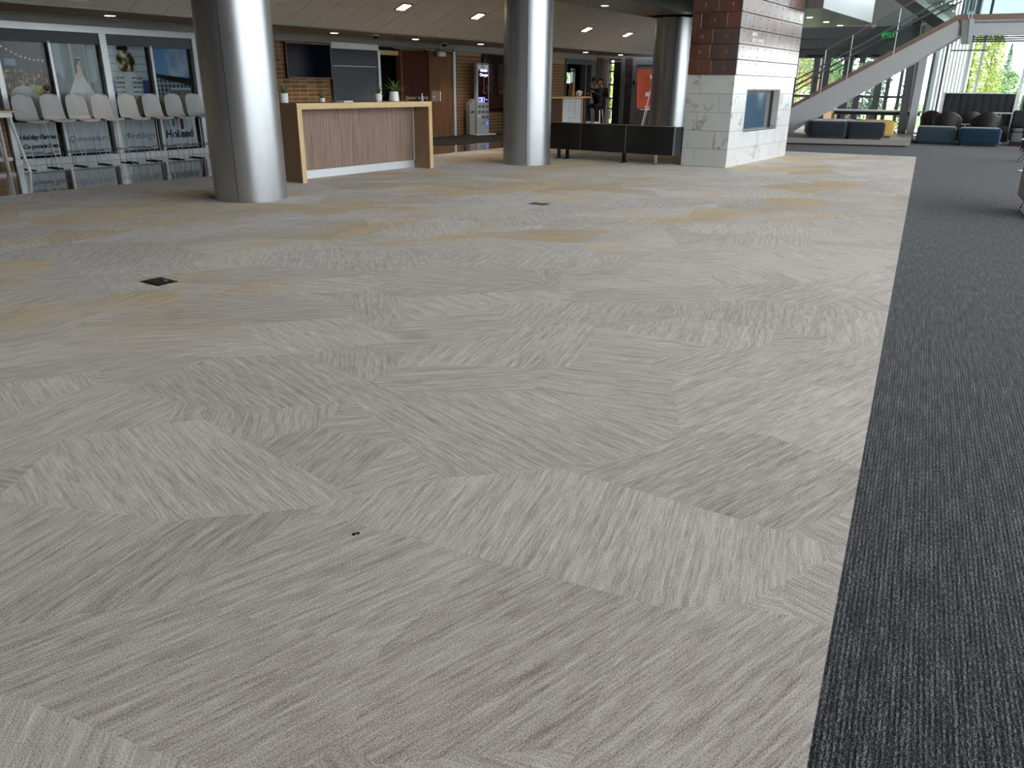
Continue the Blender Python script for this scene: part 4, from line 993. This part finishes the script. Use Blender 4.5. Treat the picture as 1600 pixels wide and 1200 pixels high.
# glass balustrade, posts and rails
for k, (va, vb) in enumerate(((2.64, 2.05), (2.02, 1.0), (.97, -.3))):
    MB().prism([(va, strz(va)+.10), (vb, strz(vb)+.1), (vb, strz(vb)+1.08), (va, strz(va)+1.08)], .02, .032, 'x').build('balustrade_glass', M_['greenglass'], sr)
MB().prism([(2.66, strz(2.66)+1.08), (2.66, strz(2.66)+1.11), (-.35, strz(-.35)+1.11), (-.35, strz(-.35)+1.08)], .0, .05, 'x').build('top_rail', M_['bronze'], sr)
for v in (2.65, 2.03, .98):
    MB().tube([(-.015, v, strz(v)+.0), (-.015, v, strz(v)+1.09)], .013).build('post', M_['alu'], sr)
for dz in (.72, .56): MB().tube([(-.05, 3.6, strz(3.6)+dz), (-.05, -.4, strz(-.4)+dz)], .018).build('handrail', M_['steel'], sr)
for dz in (.72, .56): MB().tube([(1.66, 3.6, strz(3.6)+dz), (1.66, -.4, strz(-.4)+dz)], .018).build('handrail', M_['darkalu'], sr)
for v in (3.5, 2.9): MB().tube([(-.05, v, strz(v)), (-.05, v, strz(v)+.74)], .018).build('post', M_['darkalu'], sr)
MB().box(.02, .032, -4.2, -.4, 3.16, 4.2).build('balustrade_glass', M_['bluglass'], sr)
MB().tube([(-.01, -.57, 5.6), (-.01, -.62, 3.22)], .014).build('tension_rod', M_['darkalu'], sr)
MB().tube([(-.03, -.60, 3.24), (-.03, -.575, 3.2), (-.03, -.585, 3.1), (-.03, -.62, 3.03)], .011).tube([(-.03, -.62, 3.24), (-.03, -.66, 3.2), (-.03, -.655, 3.1), (-.03, -.63, 3.03)], .011).build('clevis_fork', M_['alu'], sr)
# upper flight climbing back from the landing
uf = [(-.3, 3.1), (3.0, 5.2)]
zn = lambda v: 2.95+.654*(v+.35)
zf = lambda v: 3.23+.64*(v+.35)
MB().prism([(-.35, zn(-.35)-.3), (-.35, zn(-.35)), (3.0, zn(3)), (3.0, zn(3)-.3)], 1.85, 1.92, 'x').build('upper_stringer', M_['darkalu'], sr)
MB().prism([(-.35, zf(-.35)-.02), (-.35, zf(-.35)+.2), (3.0, zf(3)+.2), (3.0, zf(3)-.02)], 3.42, 3.48, 'x').build('upper_stringer', M_['alu'], sr)
def soffit_panel(a, b):
    h = lambda u, v: zn(v)+(zf(v)-zn(v))*(u-1.92)/1.5
    P = [[(u, v, h(u, v)) for u in (a, b)] for v in (-.35, 3.0)]
    o = MB().grid(P).build('upper_soffit_panel', M_['soffitpanel'], sr); solidify(o, .02)
soffit_panel(1.925, 2.95); soffit_panel(2.965, 3.42)
for i in range(11):
    v = -.3+i*.3; z = zf(v)+.12
    MB().box(1.95, 3.42, v, v+.30, z+.14, z+.18).build('upper_tread', M_['tread'], sr)

# door wall and glazing at the far end
fe = struct('wall_east', W(30, 0), TH)
MB().box(0, .3, .3, 6.5, 3.3, 7.6).build('upper_wall', M_['greypaint'], fe)
MB().box(0, .3, .3, 6.5, 2.66, 3.3).box(-.03, 0, .3, 6.5, 2.95, 3.03).box(-.05, 0, .3, 6.5, 2.66, 2.72).build('door_header', M_['darkalu'], fe)
mul = [(.30, .52), (.80, .90), (1.16, 1.28), (1.40, 1.62), (2.02, 2.20), (2.38, 2.66), (3.08, 3.36), (3.42, 3.62), (4.12, 4.30), (4.9, 5.1), (5.8, 6.5)]
for a, b in mul: MB().box(0, .12, a, b, 0, 2.66).build('door_stile', M_['darkalu'], fe)
for (a, b), (c, d) in zip(mul, mul[1:]):
    MB().box(.02, .09, b, c, 0, .14).box(.02, .09, b, c, 2.36, 2.66).build('door_rail', M_['darkalu'], fe)
    MB().box(-.05, .0, b-.02, c+.02, 1.12, 1.20).build('push_bar', M_['darkalu'], fe)
    MB().box(.05, .056, b, c, .14, 2.36).build('door_glass', M_['glass'], fe)
    MB().box(-.04, .0, b, b+.25, 2.40, 2.46).build('door_closer', M_['black'], fe)
MB().box(-.02, 0, 2.06, 2.20, 1.98, 2.2).build('door_notice', M_['paper'], fe)
ex = thing('exit_sign', 'green lit exit sign on the dark header over the far doors', 'sign', W(29.9, 1.44, 2.93), TH)
MB().box(-.02, .02, -.22, .22, -.02, .22, .006, 1).build('sign_housing', M_['darkalu'], ex)
text('EXIT', .2, M_['exit'], ex, (-.024, 0, .03), LEFTW, name='sign_lettering', bold=.006)
gz = struct('window_3', W(30, 0), TH)
for v in (.26, -.96, -1.31, -2.53, -3.75, -4.97):
    MB().box(-.05, .1, v-.035, v+.035, 0, 7.6).build('mullion', M_['alu'], gz)
for z in (.05, 3.3, 5.2, 7.5): MB().box(-.02, .08, -5.4, .26, z-.04, z+.04).build('transom', M_['alu'], gz)
for i in range(4): MB().box(-.12, -.02, -5.4, -.9, 2.785+.06*i, 2.785+.06*i+.045).build('louvre', M_['grille'], gz)
vs = [.26, -.96, -1.31, -2.53, -3.75, -4.97]
for a, b in zip(vs, vs[1:]): 
    for z0, z1 in ((.09, 3.26), (3.34, 5.16), (5.24, 7.46)): MB().box(.02, .03, b+.035, a-.035, z0, z1).build('window_pane', M_['glass'], gz)
MB().tube([(-.2, -.42, 2.80), (-.2, -.42, 2.55), (-.2, -1.42, 2.55), (-.2, -1.46, 2.66)], .022).build('curtain_rod', M_['darkalu'], gz)
# south glass wall beside the dark carpet
sg = struct('window_4', W(0, -5.45), TH)
MB().box(-6.5, -1.65, -.1, .2, 0, 7.6).build('unseen_shade_bay', M_['whitewall'], sg)  # unseen bay, added to block daylight and darken the nearest carpet
for i in range(3, 26): MB().box(-6+1.45*i-.035, -6+1.45*i+.035, -.08, .08, 0, 7.6).build('mullion', M_['alu'], sg)
for z in (.06, 2.9, 5.2, 7.5): MB().box(-1.65, 30.2, -.05, .05, z-.05, z+.05).build('transom', M_['alu'], sg)
MB().box(-1.65, 30.2, -.006, .0, .1, 7.5).build('window_pane', M_['glass'], sg)
# lobby columns
cl = struct('trim_4', W(27.1, 0), TH)
MB().prism([(.62, 0), (.40, 0), (.50, 3.3), (.74, 3.3)], 0, .3, 'x').build('dark_column', M_['darkalu'], cl)
MB().box(-.1, .1, .17, .38, 0, 3.3, .01, 1).build('white_column', M_['alu'], cl)
MB().box(.0, .02, -.3, .16, .1, 3.3).build('glass_screen', M_['greenglass'], cl)
MB().box(-.02, .04, -.02, .02, .1, 3.3).box(-.02, .04, -.32, -.26, .0, 3.3).build('screen_post', M_['darkalu'], cl)

# ottomans
def ottoman(lab, u, v, z, sx, sy, h, m, rz=0, grp=None):
    t = uvthing('ottoman', lab, 'ottoman', u, v, z, rz, grp)
    MB().box(-sx/2, sx/2, -sy/2, sy/2, .03, h, .085, 5).build('cushion', m, t, smooth=True)
    MB().box(-sx/2+.08, sx/2-.08, -sy/2+.08, sy/2-.08, 0, .06).build('plinth', M_['black'], t)
    return t
a = math.atan2(23.38-22.76, 3.23-.26)
ottoman('navy ottoman on the stone step, partly under the stair', 23.36, 2.27, .165, .8, .92, .44, M_['navy'], a)
ottoman('navy ottoman on the stone step beside the yellow one', 23.62, 1.35, .165, .8, .92, .44, M_['navy'], a)
ottoman('pale grey ottoman on the stone step behind the two navy ones', 24.55, 2.3, .165, .75, 1.3, .44, M_['lgrey'], a)
ottoman('mustard yellow ottoman on the stone step', 24.75, 1.18, .165, .8, .95, .44, M_['mustard'], a)
ottoman('slate blue ottoman on the dark carpet near the white column', 25.45, -.40, 0, .8, .98, .46, M_['slate'])
ottoman('bright teal ottoman on the dark carpet before the high backed booth', 25.3, -1.43, 0, .8, .98, .46, M_['teal'])

# long high table behind the stairs
lt = uvthing('communal_table', 'long grey topped communal table behind the ottomans under the stair', 'table', 27.5, 1.3, .165)
MB().box(-.35, .35, -1.25, 1.25, .60, .64, .004, 1).build('tabletop', M_['stairpaint'], lt)
MB().box(-.28, .28, -1.2, 1.2, .50, .60).build('apron', M_['black'], lt)
for y in (-1.05, .0, 1.05): MB().box(-.04, .04, y-.03, y+.03, 0, .5).box(-.25, .25, y-.03, y+.03, 0, .02).build('leg', M_['black'], lt)
st_ = uvthing('low_stool', 'small black wire framed stool beside the yellow ottoman', 'stool', 27.0, .86, .165)
MB().lathe([(.16, .30), (.17, .32), (.16, .34)], 16).build('seat', M_['black'], st_)
for k in range(3):
    c, s = math.cos(k*2.1), math.sin(k*2.1); MB().tube([(c*.05, s*.05, .3), (c*.2, s*.2, .01)], .014).build('leg', M_['black'], st_)
MB().tube([(.2*math.cos(k*.7), .2*math.sin(k*.7), .014) for k in range(10)], .012, 6).build('base_ring', M_['black'], st_)

# booth sofa
bt = uvthing('booth_sofa', 'high backed charcoal booth sofa with white frame before the far glazing', 'sofa', 27.75, -1.34)
for i in range(9):
    y0 = -.90+.195*i
    MB().box(0, .12, y0, y0+.195, .40, 1.30, .02, 2).build('back_channel', M_['charcoal'], bt, smooth=True)
MB().box(.12, .16, -.98, .92, .0, 1.33, .005, 1).build('back_frame', M_['whitemetal'], bt)
MB().box(-.02, .13, -.96, .90, 1.30, 1.33, .004, 1).build('top_trim', M_['whitemetal'], bt)
for s in (-1, 1):
    y = -.03+s*.93
    MB().prism([(.14, 0), (-.05, 0), (-.12, .55), (.0, 1.33), (.14, 1.33)], y-.025, y+.025, 'y').build('side_frame', M_['whitemetal'], bt)
MB().box(-.45, .0, -.9, .84, .22, .44, .03, 3).build('seat_cushion', M_['charcoal'], bt, smooth=True)
MB().box(-.42, 0, -.88, .82, .0, .22).build('seat_base', M_['black'], bt)
b2 = uvthing('booth_sofa', 'charcoal booth panel continuing past the white framed booth, cut by the frame', 'sofa', 27.75, -3.36)
for i in range(9):
    y0 = -.90+.195*i
    MB().box(0, .12, y0, y0+.195, .40, 1.26, .02, 2).build('back_channel', M_['charcoal'], b2, smooth=True)
MB().box(.12, .16, -.98, .92, .0, 1.28, .005, 1).build('back_frame', M_['whitemetal'], b2)
MB().box(-.6, 0, -.9, .86, .2, .44, .03, 3).build('seat_cushion', M_['charcoal'], b2, smooth=True)
MB().box(-.56, 0, -.86, .84, .0, .2).build('seat_base', M_['black'], b2)
# cafe table in front of the booth
cf = uvthing('cafe_table', 'white pedestal table in front of the high backed booth', 'table', 26.95, -2.0)
MB().box(-.3, .3, -.32, .32, .785, .81, .006, 2).build('tabletop', M_['whitemetal'], cf)
MB().tube([(0, .1, .02), (0, .05, .79)], .025).build('pedestal', M_['whitemetal'], cf); MB().lathe([(.2, 0), (.2, .012), (.03, .025)], 20, (0, .1, 0)).build('base', M_['whitemetal'], cf)
# lounge chairs
def lounge(lab, u, v, rz, k=1.0):
    t = uvthing('lounge_chair', lab, 'chair', u, v, 0, rz, 'dark leather tub chairs')
    P = []
    for i in range(7):
        z = .34+i*.085; row = []
        for jx in range(17):
            a = math.radians(-112+224*jx/16); e = abs(-1+jx/8)
            r = .33*(1+.10*i/6); zz = z if i < 3 else z - (i-2)*.085*.9*max(0, e-.12)*1.15
            row.append((r*math.cos(a)*.95+.02, r*math.sin(a)*1.02, zz))
        P.append(row)
    o = MB().grid(P).build('back_shell', M_['leather'], t, smooth=True); solidify(o, .025, 0, 1)
    MB().box(-.28, .26, -.27, .27, .36, .46, .05, 4).build('seat_cushion', M_['seatpad'], t, smooth=True)
    MB().box(-.27, .25, -.27, .27, .31, .37, .02, 2).build('seat_pan', M_['leather'], t)
    for sx in (-1, 1):
        for sy in (-1, 1): MB().tube([(sx*.2, sy*.2, .33), (sx*.27, sy*.27, 0)], .013).build('leg', M_['chrome'], t)
    return t
# backs face the camera (shell centre at -u side)
lounge('dark leather tub chair behind the slate blue ottoman, back turned', 26.2, -.62, PI)
lounge('dark leather tub chair behind the teal ottoman, back turned', 26.12, -1.58, PI)
lounge('dark leather tub chair beside the white column, mostly hidden', 26.92, -.30, PI-.3)
lounge('dark leather tub chair between the two others, facing the booth table', 26.85, -1.15, PI+.2)
tb2 = uvthing('coffee_table', 'low white coffee table glimpsed between two leather tub chairs', 'table', 26.6, -.98+.0, 0)
tb2.location = W(26.2, -1.09, 0)
MB().box(-.15, .15, -.11, .11, .49, .515, .004, 1).build('tabletop', M_['whitemetal'], tb2); MB().tube([(0, 0, .01), (0, 0, .49)], .02).build('pedestal', M_['whitemetal'], tb2); MB().lathe([(.14, 0), (.14, .012)], 16).build('base', M_['whitemetal'], tb2)
# grey sofa at the picture edge
sf = uvthing('armchair', 'mid grey upholstered armchair with a dark jacket thrown on it', 'armchair', 25.9, -2.62, 0, .0)
MB().box(-.38, .38, -.42, .42, .10, .34, .04, 3).build('seat_base', M_['sofa'], sf, smooth=True)
MB().box(-.36, .36, -.40, .40, .34, .46, .05, 3).build('seat_cushion', M_['sofa'], sf, smooth=True)
MB().box(.26, .42, -.44, .44, .3, .9, .06, 3).build('backrest', M_['charcoal'], sf, smooth=True)
MB().box(-.34, .36, -.38, .38, .0, .1).build('plinth', M_['black'], sf)
jk = tag(MB().grid([[( -.30+.09*i, -.25+.09*j_, .475+.10*math.exp(-((i-4)**2+(j_-2)**2)/6)+.03*random.random()) for j_ in range(7)] for i in range(7)]).build('jacket', M_['cloth2'], None, smooth=True, loc=W(25.9, -2.55, .0), rot=(0, 0, TH)), 'black jacket lying on the grey armchair seat', 'jacket'); solidify(jk, .02)
# high dark chair behind the red one
hc = uvthing('wing_chair', 'black tall backed chair behind the red chair at the frame edge', 'chair', 23.4, -2.62)
MB().box(.2, .34, -.36, .36, .35, 1.12, .07, 3).build('backrest', M_['charcoal'], hc, smooth=True); MB().box(-.36, .3, -.36, .36, .24, .46, .06, 3).build('seat', M_['charcoal'], hc, smooth=True)
for sx in (-1, 1):
    for sy in (-1, 1): MB().tube([(sx*.28, sy*.28, .26), (sx*.32, sy*.32, 0)], .014).build('leg', M_['black'], hc)
rc = uvthing('tub_chair', 'red upholstered tub chair on a wire sled base at the frame edge', 'chair', 19.95, -2.22)
MB().lathe([(.16, .20), (.26, .27), (.30, .36), (.30, .46), (.27, .47), (.2, .40), (.001, .38)], 28).build('tub', M_['red'], rc, smooth=True)
MB().tube([(-.2, .12, .24), (-.26, .26, .012), (.26, .26, .012), (.2, .12, .24)], .008).tube([(-.2, -.12, .24), (-.26, -.26, .012), (.26, -.26, .012), (.2, -.12, .24)], .008).build('sled_base', M_['black'], rc)
nc = uvthing('lounge_chair', 'large grey upholstered chair on wire sled legs, cut by the frame', 'chair', 11.36, -1.72)
P = MB().prism([(-.50, .13), (.42, .13), (.50, .40), (.46, .74), (-.20, .62), (-.44, .45)], -.5, .5, 'y')
es = [e for e in P.bm.edges]; bmesh.ops.bevel(P.bm, geom=es, offset=.05, segments=3, affect='EDGES')
P.build('upholstered_body', mat('warm_grey_upholstery', (150, 142, 136), .95, bump=.2), nc, smooth=True)
for s in (-1, 1): MB().tube([(-.34, s*.4, .15), (-.52, s*.44, .01), (.38, s*.44, .01), (.34, s*.4, .15)], .008).build('sled_leg', M_['black'], nc)
MB().lathe([(.02, 0), (.02, .02)], 10, (-.52, .44, .0)).build('glide', M_['white'], nc)
sd_ = uvthing('side_table', 'white round table base at the frame edge on dark carpet', 'table', 17.6, -1.98)
MB().lathe([(.24, 0), (.24, .01), (.03, .02)], 28).build('base', M_['whitemetal'], sd_); MB().tube([(0, 0, .015), (0, 0, .55)], .02).build('pedestal', M_['whitemetal'], sd_); MB().lathe([(.3, .55), (.3, .57)], 28).build('tabletop', M_['whitemetal'], sd_)

# ------------------------------------------------------------------ outdoors
og = struct('ground_outdoors')
MB().box(-60, 120, -90, 90, -.7, -.42).build('lawn', M_['grass'], og)
pv = MB().box(30.4, 36.5, -14, 14, -.42, -.1).build('paving', M_['paving'], og); pv.rotation_euler = (0, 0, TH)
bounce_paving = MB().box(-30, 36.5, -34, -5.6, -.42, -.1).build('paving', M_['paving'], og); bounce_paving.rotation_euler = (0, 0, TH)  # unseen grey ground, added so no green light bounces indoors
def tree(lab, u, v, h, r, m, shape, seed, group=None, z0=-.42, n=1500, lf=.16):
    rr = random.Random(seed)
    t = thing('tree' if shape != 'bush' else 'shrub', lab, 'tree' if shape != 'bush' else 'shrub', W(u, v, z0), 0, group)
    MB().tube([(0, 0, 0), (.05, .02, h*.4), (0, 0, h*.85)], .09 if shape != 'bush' else .04, 8, .02).build('trunk', M_['bark'], t)
    vs, fs = [], []
    for i in range(n):
        k = rr.random()
        if shape == 'cone': zz = h*(.1+.9*k); rad = r*(1-k)**.9*(.55+.45*rr.random())
        elif shape == 'column': zz = h*(.08+.92*k); rad = r*math.sin(PI*min(.97, .12+.85*k))**.5*(rr.random()**.5)
        else: zz = h*(.2+.8*k) if shape == 'round' else h*(.02+.98*k); rad = r*math.sin(PI*min(.97, .18+.8*k))**.6*(rr.random()**.45)
        a = rr.random()*2*PI; c = Vector((rad*math.cos(a), rad*math.sin(a), zz))
        d1 = Vector((rr.gauss(0, 1), rr.gauss(0, 1), rr.gauss(0, .7))).normalized()*lf*rr.uniform(.6, 1.2); d2 = d1.cross(Vector((rr.gauss(0, 1), rr.gauss(0, 1), rr.gauss(0, 1)))).normalized()*lf*.6
        b = len(vs); vs += [c-d1*.5, c+d2*.5, c+d1*.5, c-d2*.5]; fs.append((b, b+1, b+2, b+3))
    me = bpy.data.meshes.new('foliage'); me.from_pydata([tuple(x) for x in vs], [], fs); me.materials.append(m)
    o = bpy.data.objects.new('foliage', me); COL.objects.link(o); o.parent = t; o['kind'] = 'stuff'
    return t
tree('yellow green columnar tree outside, beside the white finned wing', 39.5, -1.44, 4.6, .46, M_['tree1'], 'column', 1, n=4200, lf=.12)
tree('yellow green columnar tree outside, just past the window mullion', 37, -1.98, 4.3, .48, M_['tree1'], 'column', 2, n=4500, lf=.11)
tree('broad mid green tree outside behind the booth', 42, -2.98, 2.6, .95, M_['tree2'], 'round', 3, n=4000, lf=.12)
tree('dark pointed conifer rising behind the broad green tree', 56, -3.85, 4.3, .6, M_['tree3'], 'cone', 4, n=1500, lf=.15)
tree('slim pale conifer between the columnar tree and the pointed one', 58, -3.3, 3.6, .4, M_['tree3'], 'cone', 5, n=800, lf=.14)
tree('mid green tree outside at the picture edge', 42.4, -4.85, 2.6, .8, M_['tree2'], 'round', 6, n=2000, lf=.12)
tree('bright green tree seen through the first far door beside the chimney', 36, 5.2, 4.4, .95, M_['tree1'], 'round', 7, n=3000, lf=.13)
tree('dark green tree seen through the middle far door', 38, 3.5, 4.4, .75, M_['tree2'], 'round', 8, n=3000, lf=.13)
tree('blue green tree seen through the door under the exit sign', 36, 2.0, 4.4, .72, M_['tree3'], 'round', 9, n=3000, lf=.13)
tree('low green shrub behind the stair underside', 34.6, .62, 2.3, .45, M_['tree2'], 'bush', 10, n=1800, lf=.1)
tree('blue green shrub beyond the communal table', 33.4, 2.45, 1.9, .5, M_['tree3'], 'bush', 13, n=1800, lf=.1)
tree('green tree outside the small back room window', 44, 18.5, 3.4, 1.8, M_['tree2'], 'round', 11, lf=.22)
tree('green tree outside the narrow sidelight', 41.8, 15.1, 2.9, 1.0, M_['tree1'], 'round', 12, lf=.2)
bw = thing('brick_house', 'low red brick building across the lawn behind the far doors', 'building', W(44, 5.5, -.42), TH)
MB().box(0, 3, -2.2, 2.5, 0, 2.6).build('house_wall', M_['brickwork'], bw); MB().prism([(-2.4, 2.6), (2.7, 2.6), (.15, 3.6)], -.2, 3.2, 'x').build('roof', M_['darkalu'], bw)
for y in (-1.5, .1, 1.5): MB().box(-.04, .02, y-.3, y+.3, 1.0, 1.9).build('window', M_['whitemetal'], bw)
wg = thing('glass_wing', 'outdoor wing of the hall with closely set white metal fins', 'building', W(31.0, -.05, -.42), TH)
d = Vector((4.2, -1.05, 0)); L = d.length; ang = math.atan2(d.y, d.x)
MB().box(0, L, .05, .12, 0, 7.5).build('wing_glass', mat('wing_glazing', (88, 108, 120), .3, spec=.3), wg, rot=(0, 0, ang))
for i in range(10): MB().box(i*L/9-.10, i*L/9+.10, -.12, .05, 0, 7.5).build('metal_fin', M_['whitemetal'], wg, rot=(0, 0, ang))
